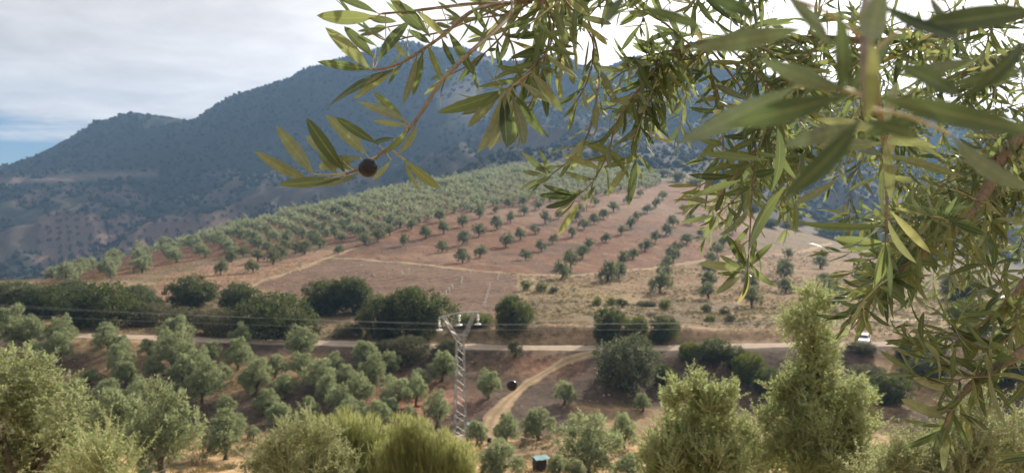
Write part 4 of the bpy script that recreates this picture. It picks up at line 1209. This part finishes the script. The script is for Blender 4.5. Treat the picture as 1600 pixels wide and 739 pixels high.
near_tree('olive_tree', 150, 8.2, [(165, 715, 0, 22, 60), (140, 740, .1, 36, 40), (185, 750, 0, 30, 50)],
          220, 0.5, 'thin yellowish olive shoots in front of the big pale-leaved olive', 'shoot', 0.042, 0.012, 0.34, seed=10)

def broom(u, d, label, spec, n, seed):
    g = np.random.default_rng(seed)
    x = (u - U0) / F * d; base = Vector((x, d, H1(x, d)))
    t = empty('broom_shrub', base); tag(t, label, 'shrub', 'broom shrubs in the foreground')
    mb, st = MB(), MB()
    for (lu, vtop, rad, k) in spec:
        k = int(k * n); q = P(lu, vtop, d) - base; rr = rad * d / F
        for i in range(k):
            a = g.random() * 6.28; r = rr * g.random() ** 0.6
            top = np.array([q.x + math.cos(a) * r, q.y + math.sin(a) * r, q.z - (r / rr) ** 2 * rr * 0.8 - g.random() ** 1.3 * 0.75])
            foot = np.array([q.x * .8 + math.cos(a) * r * .35, math.sin(a) * r * .35 + q.y * .8, max(0.0, top[2] - 1.2 - g.random() * .6)])
            mid = (top + foot) / 2 + np.array([math.cos(a), math.sin(a), 0.2]) * 0.10 + g.normal(size=3) * 0.03
            s = np.linspace(0, 1, 7)[:, None]
            pts = foot * (1 - s) ** 2 + 2 * mid * s * (1 - s) + top * s ** 2
            w = (0.0075 * (1.1 - np.linspace(0, 1, 7)))[:, None]
            sd_ = unit(np.cross(top - foot, g.normal(size=3)))
            V = np.concatenate([pts - sd_ * w, pts + sd_ * w])
            Fc = [(j, j + 1, 8 + j, 7 + j) for j in range(6)]
            mb.add(V, Fc, 0, g.normal() * 0.2)
            # side sprigs
            m = 7
            kk = g.integers(3, 7, m); c = pts[kk] - (top - foot) * 0.02
            leaf_quads(mb, c, unit((top - foot) / np.linalg.norm(top - foot) + g.normal(size=(m, 3)) * .28), 0.08 + 0.10 * g.random(m), 0.010, g, 0, np.full(m, g.normal() * 0.2))
    mb.obj('sprays', [MAT['broom']], t, False, True)
    tr = MB()
    for i in range(6):
        a = i * 1.05; add_tube(tr, [(0, 0, -.1), (.12 * math.cos(a), .12 * math.sin(a), .3), (.4 * math.cos(a), .4 * math.sin(a), .9)], [.03, .025, .012], 6)
    tr.obj('stem', [MAT['bark']], t)
broom(560, 11.5, 'yellow-green broom shrub, tallest and left one of the foreground pair', [(505, 652, 34, .16), (540, 640, 26, .16), (575, 650, 30, .18), (610, 668, 36, .2), (555, 690, 60, .3), (480, 690, 40, .16)], 4200, 31)
broom(670, 11.0, 'bright yellow-green broom shrub, right one of the pair in front of the pylon foot', [(628, 648, 24, .15), (655, 655, 24, .16), (690, 672, 28, .18), (722, 690, 24, .14), (600, 690, 40, .2), (665, 700, 60, .3)], 4200, 32)

# ------------------------------------------------------------------ the olive tree overhead
def leaf_mesh(seed, arch, fold, mat, twist=0.0, nseg=10):
    s = np.linspace(0, 1, nseg + 1)
    w = np.where(s < 0.07, 0.012, np.sin(np.pi * np.clip((s - 0.05) / 0.95, 0, 1) ** 1.05) ** 0.66 * 0.074 + 0.0015)
    V, UV = [], []
    for i in range(nseg + 1):
        a = twist * s[i]
        z = arch * (s[i] * (1 - s[i])) * 1.0 - arch * 0.5 * s[i] ** 2 * 0.6
        for j, (q, k) in enumerate(((-1, 1), (0, 0), (1, 1))):
            V.append((q * w[i] * math.cos(a), s[i], z + k * w[i] * fold + q * w[i] * math.sin(a))); UV.append((q * .5 + .5, s[i]))
    Fc = []
    for i in range(nseg):
        for j in range(2):
            a = i * 3 + j; Fc.append((a, a + 1, a + 4, a + 3))
    return np.array(V), np.array(Fc), np.array(UV)
LEAVES = [leaf_mesh(i, a, f, None, tw) for i, (a, f, tw) in enumerate([(0.18, .35, .3), (-0.20, .25, -.4), (0.38, .30, .7), (-0.08, .5, .1), (0.28, .2, -.8), (-0.35, .4, .5)])]
def mesh_uv(me, Fc, UV):
    uvl = me.uv_layers.new(name='UVMap')
    uvl.data.foreach_set('uv', UV[Fc.ravel()].ravel().astype(np.float32))
LMESH = []
for V, Fc, UV in LEAVES:
    mb = MB(); mb.add(V, Fc); me = mb.mesh('leaf', [MAT['leaf1']]); mesh_uv(me, Fc, UV); LMESH.append(me)

TINT = lambda: min(1, R.betavariate(1.8, 2.4))
HL = []                                   # (matrix, variant, size on screen)
def screen(p): return (U0 + F * p.x / p.y, V0 - F * p.z / p.y) if p.y > 0.05 else (9e9, 9e9)
def add_leaf(p0, p1, normal, wf=1.0, tint=None):
    ax = p1 - p0; L = ax.length
    if L < 1e-4: return
    y = ax / L; x = y.cross(normal)
    if x.length < 1e-3: x = y.cross(Vector((1, .3, .2)))
    x.normalize(); z = x.cross(y)
    M = Matrix(((x.x * L * wf, y.x * L, z.x * L, p0.x), (x.y * L * wf, y.y * L, z.y * L, p0.y), (x.z * L * wf, y.z * L, z.z * L, p0.z), (0, 0, 0, 1)))
    a, b = screen(p0), screen(p1)
    mid = ((a[0] + b[0]) / 2, (a[1] + b[1]) / 2)
    if (mid[1] > 520 and mid[0] < 1395 and p0.y > .5) or (mid[1] > 455 and mid[0] < 1300) or (1318 < mid[0] < 1392 and 508 < mid[1]): return
    vis_ = -60 < mid[0] < 1660 and -60 < mid[1] < 800
    HL.append((M, R.randrange(len(LEAVES)), (L / max(.1, p0.y)) * F * wf if vis_ else 0, TINT() if tint is None else tint))
def leaf_px(u0, v0, u1, v1, d, dd=0.0, wf=1.0, face=None, tint=None, rot=.55):
    p0, p1 = P(u0, v0, d), P(u1, v1, d + dd)
    y = (p1 - p0).normalized(); c = Vector((0, -1, 0)); c = (c - y * c.dot(y)).normalized(); s = y.cross(c)
    a = R.uniform(-rot, rot); sg = face if face else (1 if R.random() < 0.55 else -1)
    add_leaf(p0, p1, (c * math.cos(a) + s * math.sin(a)) * sg, wf, tint)

TREE_X, TREE_Y = 2.6, 1.7
tree = empty('olive_tree', (TREE_X, TREE_Y, H1(TREE_X, TREE_Y)))
tag(tree, 'overhanging olive tree whose leafy twigs fill the upper right of the view', 'olive tree')
def part(name, mb, mats, smooth=True):
    o = mb.obj(name, mats, tree, smooth)
    o.location = -Vector(tree.location)          # geometry is in place already
    return o
def twig(pts, r0, r1, name='twig', mat='twig', n=6):
    pts = smooth_path(pts, 5); k = len(pts); mb = MB()
    add_tube(mb, pts, [(r0 + (r1 - r0) * i / (k - 1)) * (1 + 0.12 * math.sin(i * 2.1)) for i in range(k)], n)
    part(name, mb, [MAT[mat]])
    return pts
def leafy(pts, gap=0.017, L=0.055, start=0.15, droop=0.25, spread=0.9, wf=1.0, tip=True):
    """leaves in opposite pairs along a twig, each pair at right angles to the last"""
    ln = [0]
    for a, b in zip(pts[:-1], pts[1:]): ln.append(ln[-1] + (b - a).length)
    tot = ln[-1]; s = tot * start; k = R.randrange(2); ph = R.uniform(0, 6.28)
    while s < tot:
        i = max(j for j in range(len(ln)) if ln[j] <= s); i = min(i, len(pts) - 2)
        f = (s - ln[i]) / max(1e-6, ln[i + 1] - ln[i]); p = pts[i].lerp(pts[i + 1], f); t = (pts[i + 1] - pts[i]).normalized()
        a = t.cross(Vector((.2, .1, 1))).normalized(); b = t.cross(a)
        th = ph + k * math.pi / 2 + R.uniform(-.35, .35); o = a * math.cos(th) + b * math.sin(th)
        for sg in (1, -1):
            if R.random() < 0.12: continue
            l = L * R.uniform(0.65, 1.15) * (1 - 0.3 * max(0, s / tot - 0.75) * 4 * .5)
            d = (t * R.uniform(.45, .95) + o * sg * spread + Vector((R.gauss(0, .18), R.gauss(0, .18), R.gauss(0, .18) - droop))).normalized()
            nrm = (t - d * t.dot(d)); nrm = nrm + Vector((R.gauss(0, .35), R.gauss(0, .35), .35))
            add_leaf(p, p + d * l, nrm, wf * R.uniform(.85, 1.15))
        s += gap * R.uniform(.75, 1.3); k += 1
    if tip:
        t = (pts[-1] - pts[-2]).normalized()
        for q in range(3):
            d = (t + Vector((R.gauss(0, .3), R.gauss(0, .3), R.gauss(0, .3)))).normalized(); add_leaf(pts[-1], pts[-1] + d * L * R.uniform(.5, .9), Vector((R.gauss(0, 1), R.gauss(0, 1), 1)))

STALK = MB()
def stalk(p, pts):
    q = min(pts, key=lambda a: (a - p).length)
    if (q - p).length > .0008: add_tube(STALK, [q, q.lerp(p, .5) + Vector((0, 0, -.0006)), p], [.0006, .0005, .0004], 4)
def PX(lst): return [P(*q) for q in lst]

# trunk and boughs stand beside the camera, out of frame
def bough():
    mb = MB(); g = np.random.default_rng(3); hb = tree.location
    path = [hb + Vector((0, 0, -.3)), hb + Vector((.05, -.02, .5)), hb + Vector((-.05, .05, 1.2)), hb + Vector((-.15, .0, 1.9))]
    pts = smooth_path(path, 5); V, Fc = tube_geo(pts, [0.24 - 0.10 * i / (len(pts) - 1) for i in range(len(pts))], 12)
    V += g.normal(size=V.shape) * 0.012; mb.add(V, Fc); part('trunk', mb, [MAT['bark']])
    return pts[-1], pts[-4]
fork, fork2 = bough()
B = {}
def branch(key, lst, r0, r1, start=None):
    pts = PX(lst)
    if start is not None: pts = [start] + pts
    B[key] = twig(pts, r0, r1, 'branch', 'twig', 7)
branch('a', [(2050, -180, 1.45), (1750, -110, 1.3), (1400, -90, 1.15), (1120, -40, 1.05), (900, -18, .95), (800, 2, .88)], .016, .0024, fork)
branch('b', [(2000, -60, 1.55), (1720, -10, 1.45), (1450, 60, 1.35), (1260, 60, 1.28), (1100, 66, 1.2), (1030, 95, 1.15)], .012, .0022, fork)
branch('c', [(1950, 60, 1.6), (1680, 150, 1.45), (1575, 235, 1.35), (1530, 315, 1.28), (1440, 400, 1.2), (1385, 440, 1.15)], .020, .0022, fork)
branch('d', [(2000, 240, 1.45), (1700, 330, 1.3), (1610, 430, 1.2), (1565, 480, 1.15)], .016, .0022, fork2)
branch('e', [(2000, 400, 1.4), (1700, 500, 1.2), (1600, 548, 1.1), (1530, 592, 1.05), (1492, 630, 1.02), (1475, 668, 1.0)], .014, .0016, fork2)
branch('f', [(2050, -250, 1.1), (1700, -200, .9), (1500, -120, .7), (1400, -60, .42), (1360, -10, .27), (1350, 60, .216), (1352, 180, .187)], .005, .0005, fork)
branch('g', [(1900, 0, 1.9), (1650, 60, 1.9), (1450, 140, 1.85), (1300, 200, 1.8), (1200, 260, 1.75)], .016, .002, fork)
branch('h', [(1950, 120, 2.0), (1700, 220, 2.0), (1550, 300, 1.95), (1450, 350, 1.9)], .016, .002, fork)

# --- the twig with the black olive
T1 = twig(PX([(800, 2, .88), (795, 27, .80), (737, 80, .72), (692, 125, .67), (657, 178, .64), (630, 212, .63), (594, 241, .62), (566, 262, .62), (540, 272, .61)]), .0022, .0010)
for q in [(561, 270, 483, 296, -.01, 1), (532, 279, 434, 290, -.02, 1), (488, 284, 393, 238, .0, 1), (490, 272, 433, 199, .02, 1), (538, 268, 477, 184, .0, 1.1), (572, 241, 511, 181, .02, 1.1),
          (592, 226, 522, 183, -.02, .9), (639, 192, 558, 156, .01, 1), (632, 192, 587, 147, .02, 1), (637, 196, 583, 190, -.01, .8), (621, 241, 653, 200, .02, 1), (612, 250, 582, 282, 0, 1),
          (634, 250, 688, 297, .01, 1.1), (632, 251, 656, 300, -.01, .9), (563, 246, 489, 262, .03, 1), (536, 252, 473, 211, .03, .9), (616, 216, 585, 222, .02, .8), (600, 240, 640, 205, -.02, .9), (556, 266, 510, 250, .02, 1), (528, 274, 500, 240, .02, .9)]:
    leaf_px(q[0], q[1], q[2], q[3], .62, q[4], q[5] * 1.3); stalk(P(q[0], q[1], .62), T1)
# --- second and third twigs against the sky
T2 = twig(PX([(815, 3, .90), (746, 14, .80), (692, 56, .76), (666, 74, .75), (630, 97, .74), (598, 108, .73), (582, 109, .73)]), .0022, .0010)
for q in [(581, 109, 497, 97, .01, .8), (577, 107, 510, 44, 0, 1.2), (584, 90, 538, 43, .02, 1.1), (588, 72, 556, 54, 0, 1), (590, 96, 638, 32, .0, 1.3), (603, 112, 565, 138, -.01, .9), (617, 109, 506, 166, .0, .8),
          (614, 114, 553, 154, .02, .8), (661, 80, 646, 148, .02, .9), (652, 84, 630, 165, .0, .7), (690, 60, 712, 108, .01, 1), (668, 70, 692, 130, .02, .8), (636, 92, 612, 60, .02, 1), (630, 98, 606, 132, 0, .7), (700, 50, 742, 118, 0, 1), (722, 36, 760, 60, .02, .9), (672, 68, 640, 48, .02, 1.1)]:
    leaf_px(q[0], q[1], q[2], q[3], .74, q[4], q[5] * 1.3); stalk(P(q[0], q[1], .74), T2)
T3 = twig(PX([(830, 4, .92), (746, 6, .83), (690, 12, .80), (640, 18, .79), (596, 22, .78)]), .0022, .0010)
for q in [(588, 26, 497, 28, 0, 1.3), (588, 20, 523, -6, 0, 1.1), (576, 29, 618, 34, .02, 1.4), (603, 62, 553, 33, .02, .35), (672, 58, 610, -4, 0, 1.1), (640, 18, 604, -10, 0, 1), (650, 16, 700, 60, 0, .9), (620, 22, 660, 50, .02, .9), (690, 12, 728, 36, .02, .8), (716, 8, 690, -12, .0, 1),
          (735, 8, 762, 50, 0, .9), (700, 38, 728, 30, 0, 1.8)]:
    leaf_px(q[0], q[1], q[2], q[3], .79, q[4], q[5] * 1.3); stalk(P(q[0], q[1], .79), T3)
leafy(twig(PX([(760, 6, .84), (780, 40, .84), (800, 70, .84), (806, 95, .84)]), .0014, .0007), .02, .05)

def sub(key, f, lst, gap=.016, L=.052, r=.0018, droop=.10, mat='twig', start=.12):
    """a leafy side twig leaving branch key at fraction f"""
    b = B[key]; p = b[min(len(b) - 1, int(f * (len(b) - 1)))]
    pts = twig([p] + PX(lst), r, .0007, 'twig', mat)
    leafy(pts, gap, L, start, droop)
    return pts
sub('a', .97, [(760, 22, .9), (690, 50, .88), (640, 58, .87), (603, 64, .86), (552, 32, .85)], .030, .042, .0014, .1, 'twig', .3)
sub('a', .95, [(790, 50, .92), (742, 96, .88), (700, 118, .86)], .026, .045, .0014, .1)
sub('a', .93, [(800, 20, .95), (730, 30, .93), (660, 34, .92), (600, 44, .92)], .028, .045, .0014, .1)
sub('a', .90, [(830, 30, .95), (790, 20, .95), (740, -4, .95)], .024, .045)
HANG = sub('a', .89, [(860, 70, .86), (820, 118, .78), (790, 140, .74)], .03, .05, .0016, .2, 'twig', .5)
for q in [(790, 140, 683, 178), (800, 132, 762, 238), (808, 150, 744, 243), (795, 142, 850, 212), (788, 142, 792, 236), (812, 128, 862, 160), (790, 138, 752, 168), (800, 150, 822, 230), (830, 112, 880, 176), (784, 142, 730, 200)]:
    leaf_px(*q, .75, R.uniform(-.03, .02), 1.25); stalk(P(q[0], q[1], .75), HANG)
# left-centre group hanging against the mountain
sub('a', .93, [(850, 60, .86), (830, 110, .80), (800, 140, .78), (765, 152, .77)], .018, .056)
sub('a', .92, [(860, 40, .90), (852, 90, .86), (838, 140, .85), (822, 175, .85)], .019, .056)
sub('a', .90, [(880, 60, .95), (870, 105, .95), (850, 130, .95)], .017, .054)
sub('a', .88, [(925, 60, 1.0), (920, 120, 1.0), (900, 160, 1.0)], .017, .055)
sub('a', .86, [(935, 90, 1.05), (925, 190, 1.05), (900, 240, 1.05), (868, 268, 1.05), (855, 278, 1.05)], .016, .056, start=.45)
sub('b', .98, [(1005, 130, 1.1), (965, 190, 1.06), (950, 240, 1.04), (925, 285, 1.03), (900, 308, 1.03)], .015, .056, start=.3)
sub('b', .99, [(1000, 150, 1.12), (997, 200, 1.1), (992, 248, 1.1)], .016, .056, start=.2)
sub('b', .96, [(1040, 120, 1.15), (1010, 165, 1.12), (985, 190, 1.12)], .015, .054)
sub('b', .92, [(1060, 110, 1.2), (1020, 140, 1.2), (990, 145, 1.2), (960, 165, 1.2)], .014, .055)
for q in [(902, 307, 841, 305), (902, 305, 848, 290), (907, 315, 872, 367), (909, 318, 931, 290), (900, 308, 858, 322), (858, 276, 815, 237), (856, 277, 814, 267), (858, 278, 822, 296), (860, 276, 842, 232), (988, 250, 948, 307), (994, 246, 981, 322), (976, 249, 902, 218), (974, 250, 908, 250), (940, 266, 880, 240), (940, 262, 1000, 245), (930, 280, 880, 270)]:
    leaf_px(*q, 1.04, R.uniform(-.02, .02), 1.2)
mbx = MB(); pp = P(930, 270, 1.035)
part('stalks', STALK, [MAT['green_twig']])['kind'] = 'stuff'
# middle clusters
sub('b', .86, [(1120, 150, 1.1), (1130, 230, 1.0), (1120, 270, .98), (1095, 290, .98)], .014, .054)
sub('b', .84, [(1165, 150, 1.1), (1180, 230, 1.0), (1175, 300, .95), (1172, 360, .93), (1168, 420, .92)], .022, .054, start=.62)
for q in [(1166, 420, 1136, 366), (1164, 421, 1088, 411), (1170, 418, 1204, 380), (1160, 430, 1117, 459), (1158, 436, 1108, 482), (1170, 425, 1181, 437), (1164, 416, 1150, 372), (1172, 412, 1182, 372), (1158, 424, 1120, 428), (1166, 414, 1160, 380), (1162, 420, 1122, 398)]:
    leaf_px(*q, .92, R.uniform(-.02, .02), 1.25)
sub('b', .80, [(1200, 140, 1.1), (1190, 220, 1.0), (1150, 270, .95), (1120, 310, .94), (1095, 318, .94)], .014, .055)
sub('b', .78, [(1220, 170, 1.15), (1200, 250, 1.1), (1160, 300, 1.08), (1120, 335, 1.06)], .014, .055)
sub('b', .74, [(1240, 150, 1.2), (1225, 210, 1.18), (1190, 240, 1.15), (1140, 245, 1.12), (1110, 250, 1.12)], .013, .055)
sub('b', .70, [(1260, 140, 1.1), (1230, 170, 1.05), (1190, 185, 1.0), (1150, 178, .98), (1120, 172, .97)], .014, .052)
sub('c', .90, [(1420, 410, 1.12), (1385, 440, 1.1), (1350, 470, 1.08), (1325, 500, 1.07)], .011, .055, start=.15)
sub('c', .94, [(1400, 430, 1.1), (1370, 460, 1.08), (1350, 490, 1.06), (1330, 515, 1.06)], .013, .052)
sub('c', .86, [(1440, 380, 1.1), (1400, 400, 1.08), (1360, 405, 1.06), (1335, 425, 1.05)], .013, .055)
sub('c', .80, [(1460, 340, 1.15), (1420, 350, 1.1), (1380, 345, 1.1)], .014, .052)
sub('f', .80, [(1385, 250, .6), (1386, 310, .58), (1385, 360, .57), (1383, 380, .57)], .03, .05, start=.5)
leaf_px(1383, 385, 1366, 452, .57, 0, 1.1); leaf_px(1382, 378, 1322, 392, .57, 0, 1.0); leaf_px(1386, 380, 1300, 372, .57, 0, .9); leaf_px(1392, 330, 1455, 395, .6, 0, 1.0); leaf_px(1384, 352, 1245, 350, .5, 0, .7)
leaf_px(1226, 292, 1161, 391, .70, -.02, 1.2, 1); leaf_px(1157, 282, 1077, 309, .72, 0, 1.0, 1); leaf_px(1200, 250, 1093, 242, .6, 0, .9, 1); leaf_px(1243, 312, 1245, 362, .85, 0, 1.1, 1); leaf_px(1082, 140, 1060, 105, 1.0, 0, 1.1, 1)
leaf_px(1205, 300, 1222, 200, .75, 0, 1.0); leaf_px(1310, 280, 1240, 320, .5, 0, 1.1); leaf_px(1355, 215, 1265, 260, .55, 0, .9)
# lower right sprays
sub('d', 1.0, [(1540, 500, 1.12), (1500, 530, 1.1), (1460, 545, 1.08), (1420, 530, 1.07)], .014, .058)
sub('d', .95, [(1590, 470, 1.15), (1540, 510, 1.15), (1480, 520, 1.13), (1440, 515, 1.12)], .014, .058)
sub('d', .9, [(1590, 500, 1.1), (1560, 540, 1.08), (1520, 540, 1.06), (1480, 500, 1.06)], .015, .058)
sub('d', .86, [(1620, 440, 1.2), (1580, 500, 1.2), (1560, 560, 1.2)], .015, .056)
sub('e', .70, [(1585, 560, 1.06), (1540, 560, 1.05), (1490, 570, 1.04), (1450, 560, 1.04)], .013, .058)
sub('e', .76, [(1550, 590, 1.03), (1510, 590, 1.02), (1470, 600, 1.0), (1430, 585, 1.0)], .014, .058)
leafy(B['e'][-14:], .013, .056, .1)
for q in [(1480, 655, 1410, 624), (1478, 668, 1408, 702), (1478, 668, 1450, 692), (1492, 640, 1466, 700), (1500, 630, 1518, 690), (1510, 615, 1450, 655), (1480, 664, 1474, 735), (1500, 645, 1545, 672), (1498, 640, 1440, 640), (1505, 610, 1420, 590)]:
    leaf_px(*q, 1.01, R.uniform(-.02, .02), 1.2)
leaf_px(1610, 705, 1550, 712, .9, 0, 1.0); leaf_px(1610, 715, 1560, 722, .9, 0, 1.0); leaf_px(1620, 560, 1572, 640, 1.0, 0, .7); leaf_px(1545, 580, 1572, 672, .98, 0, .8)

# --- the crowd of twigs behind: leave the boughs every few centimetres
def crowd(key, f0, f1, n, L, gap, du, dv, dd=0.12, ln=(60, 170), bias=(-.75, .45)):
    b = B[key]
    for i in range(n):
        f = f0 + (f1 - f0) * (i + R.random()) / n
        p = b[min(len(b) - 1, int(f * (len(b) - 1)))]; u, v = screen(p); d = p.y
        l = R.uniform(*ln); a = Vector((bias[0] + R.gauss(0, du), bias[1] + R.gauss(0, dv), 0)).normalized()
        k1 = (u + a.x * l * .5, v + a.y * l * .5, d + R.uniform(-dd, dd))
        k2 = (u + a.x * l, v + a.y * l + l * .18, max(.6, k1[2] + R.uniform(-dd, dd) * .5))
        if (k2[1] > 505 and k2[0] < 1400) or (k2[1] > 445 and k2[0] < 1300): continue
        pts = twig([p] + PX([k1, k2]), .0016, .0006, 'twig', 'twig' if R.random() < .5 else 'green_twig', 5)
        leafy(pts, gap, L, .05, R.uniform(.05, .35))
crowd('a', .45, .98, 24, .052, .016, .6, .9, .14, (50, 130), (-.5, .1))
crowd('b', .45, .99, 38, .052, .015, .6, .8, .14, (60, 150), (-.5, .3))
crowd('c', .35, .98, 28, .052, .014, .5, .7, .16, (60, 150), (-.75, .3))
crowd('d', .40, 1.0, 9, .054, .015, .5, .7, .12, (60, 130), (-.7, .3))
crowd('g', .35, 1.0, 70, .055, .016, .7, .9, .2, (60, 150), (-.4, .35))
crowd('h', .35, 1.0, 76, .055, .016, .6, .9, .2, (60, 150), (-.4, .3))

# --- unseen boughs added above the frame to shade the twigs in front of the camera
def shade_bough(key, pts, r0, r1):
    B[key] = twig(pts, r0, r1, 'branch', 'twig', 7)
def canopy(key, n, L=.055):
    b = B[key]
    for i in range(n):
        p = b[int(R.uniform(.3, 1) * (len(b) - 1))]
        d = Vector((R.gauss(0, 1), R.gauss(0, 1), R.gauss(0, .6))).normalized() * R.uniform(.15, .34)
        q = p + d
        if q.z / max(.05, q.y) < 0.27: q.z = 0.27 * q.y + R.uniform(0.02, .15)
        pts = smooth_path([p, p.lerp(q, .5) + Vector((0, 0, .03)), q], 4)
        leafy(pts, .016, L, .1, .2)
        mb = MB(); add_tube(mb, pts, [.0016 - .0001 * k for k in range(len(pts))], 4); part('twig', mb, [MAT['twig']])
shade_bough('k', [fork, Vector((1.6, 1.5, .62)), Vector((.95, 1.25, .55)), Vector((.45, 1.1, .50)), Vector((.05, .95, .46))], .03, .003)
shade_bough('l', [fork, Vector((1.7, 1.9, .9)), Vector((1.0, 1.8, .85)), Vector((.45, 1.6, .78)), Vector((.0, 1.45, .70))], .03, .003)
shade_bough('m', [fork, Vector((1.8, 1.2, .55)), Vector((1.2, .9, .42)), Vector((.75, .75, .36)), Vector((.4, .68, .33))], .03, .003)
shade_bough('n', [fork, Vector((1.3, .9, .95)), Vector((.8, .8, .72)), Vector((.45, .68, .52)), Vector((.22, .52, .36))], .02, .003)
canopy('k', 16); canopy('l', 16); canopy('m', 22); canopy('n', 55)

# --- leaves right in front of the lens
for q in [(1343, 187, 1229, 312, .25, 1.0), (1082, 76, 1246, 48, .30, 1.0), (1230, -5, 1302, 68, .28, 1.3), (1312, 20, 1318, 142, .27, 1.1), (1322, 144, 1190, 96, .28, 1.1), (1242, 136, 1058, 226, .30, 1.0),
          (1312, 152, 1142, 196, .27, 1.0), (1338, 194, 1222, 230, .33, 1.2), (1356, 188, 1366, 58, .24, 1.1), (1362, 66, 1376, -8, .24, 1.6), (1376, 6, 1505, 68, .29, 1.1), (1394, 98, 1504, 150, .28, 1.1),
          (1380, 154, 1605, 204, .25, .8), (1342, 214, 1446, 180, .31, 1.1), (1486, 210, 1604, 302, .32, 1.0), (1506, 152, 1606, 66, .28, 1.0), (1420, 42, 1610, 18, .29, .9), (1300, 165, 1400, 60, .30, 1.0),
          (1100, 45, 1010, 12, .34, 1.0), (980, -10, 940, 40, .32, 1.2), (1450, -10, 1500, 70, .30, 1.0), (1530, 90, 1400, 120, .30, 1.0), (1600, 110, 1490, 130, .3, 1.0), (1190, 30, 1100, -10, .3, 1.1), (1350, 190, 1440, 215, .27, .9)]:
    leaf_px(q[0], q[1], q[2], q[3], q[4] * .72, R.uniform(-.008, .012), q[5] * 1.35, 1 if R.random() < .7 else -1, R.uniform(0, .35) if q[0] != 1356 else .85)
for a_, b_ in (((1350, 60, .30), (1230, -5, .28)), ((1352, 150, .27), (1242, 136, .30)), ((1352, 120, .28), (1376, 6, .29)), ((1352, 170, .262), (1486, 210, .32)), ((1350, 100, .285), (1420, 42, .29))):
    a_, b_ = (a_[0], a_[1], a_[2] * .72), (b_[0], b_[1], b_[2] * .72)
    twig(PX([a_, ((a_[0] + b_[0]) / 2, (a_[1] + b_[1]) / 2 - 8, (a_[2] + b_[2]) / 2), b_]), .0007, .0004, 'twig', 'green_twig', 5)

def finish_leaves():
    order = sorted(range(len(HL)), key=lambda i: -HL[i][2])
    inv = Matrix.Translation(-Vector(tree.location))
    single = set(order[:300])
    for i in order[:300]:
        M, k, _, tt = HL[i]
        o = link('leaf', LMESH[k], tree); o.matrix_local = inv @ M; o.color = (tt, tt, tt, 1)
    mb = MB(); uvs = []
    for i in order[300:]:
        M, k, _, tt = HL[i]; V, Fc, UV = LEAVES[k]
        A = np.array(M); W = V @ A[:3, :3].T + A[:3, 3]
        mb.add(W, Fc, 0, tt); uvs.append(UV[Fc.ravel()])
    o = part('foliage', mb, [MAT['leafN']]); me = o.data
    a = me.attributes.new('tint', 'FLOAT', 'POINT'); a.data.foreach_set('value', np.concatenate(mb.T).astype(np.float32))
    uvl = me.uv_layers.new(name='UVMap'); uvl.data.foreach_set('uv', np.concatenate(uvs).ravel().astype(np.float32))
    o['kind'] = 'stuff'
    print('hero leaves', len(HL))
finish_leaves()

def fruit(c, r, sq=1.12, tilt=0.0, name='olive'):
    V, Fc, n, m = [], [], 20, 14
    for i in range(m + 1):
        th = math.pi * i / m
        for j in range(n):
            ph = 2 * math.pi * j / n
            rr = r * math.sin(th) * (1 - 0.05 * math.cos(th))
            V.append((rr * math.cos(ph), rr * math.sin(ph), r * sq * math.cos(th)))
    for i in range(m):
        for j in range(n): Fc.append((i * n + j, (i + 1) * n + j, (i + 1) * n + (j + 1) % n, i * n + (j + 1) % n))
    mb = MB(); mb.add(V, Fc); o = mb.obj(name, [MAT['fruit']])
    o.rotation_euler = (tilt, tilt * .6, 0); o.location = c
    return o
c1 = P(575, 262, .605)
f1 = fruit(c1, .0073, 1.06, .5); f1.parent = tree; f1.location = c1 - Vector(tree.location); f1['label'] = 'ripe black olive at the end of the left twig'
mb = MB(); add_tube(mb, smooth_path([P(590, 243, .62), P(583, 247, .612), P(577, 250, .605)], 4), .0006, 5); part('fruit_stalk', mb, [MAT['green_twig']])
f2 = fruit(P(800, 602, 1.0), .0068, 1.08, .7)
tag(f2, 'shiny black olive in mid-air in front of the slope right of the pylon', 'olive')

# ------------------------------------------------------------------ haze
def haze():
    mb = MB(); lo, hi = -75.0, 345.0
    add_box(mb, (0, 1200, (lo + hi) / 2), (16000, 2800, hi - lo))
    m = bpy.data.materials.new('haze'); m.use_nodes = True; nt = m.node_tree; nt.nodes.clear()
    out = nt.nodes.new('ShaderNodeOutputMaterial'); v = nt.nodes.new('ShaderNodeVolumePrincipled')
    v.inputs['Color'].default_value = (0.36, 0.62, 1.0, 1); v.inputs['Density'].default_value = 0.000145; v.inputs['Anisotropy'].default_value = 0.25
    nt.links.new(v.outputs[0], out.inputs['Volume'])
    o = mb.obj('haze', [m], None, False); tag(o, 'thin blue haze in the valley air before the mountain', 'haze', None, 'stuff')
haze()
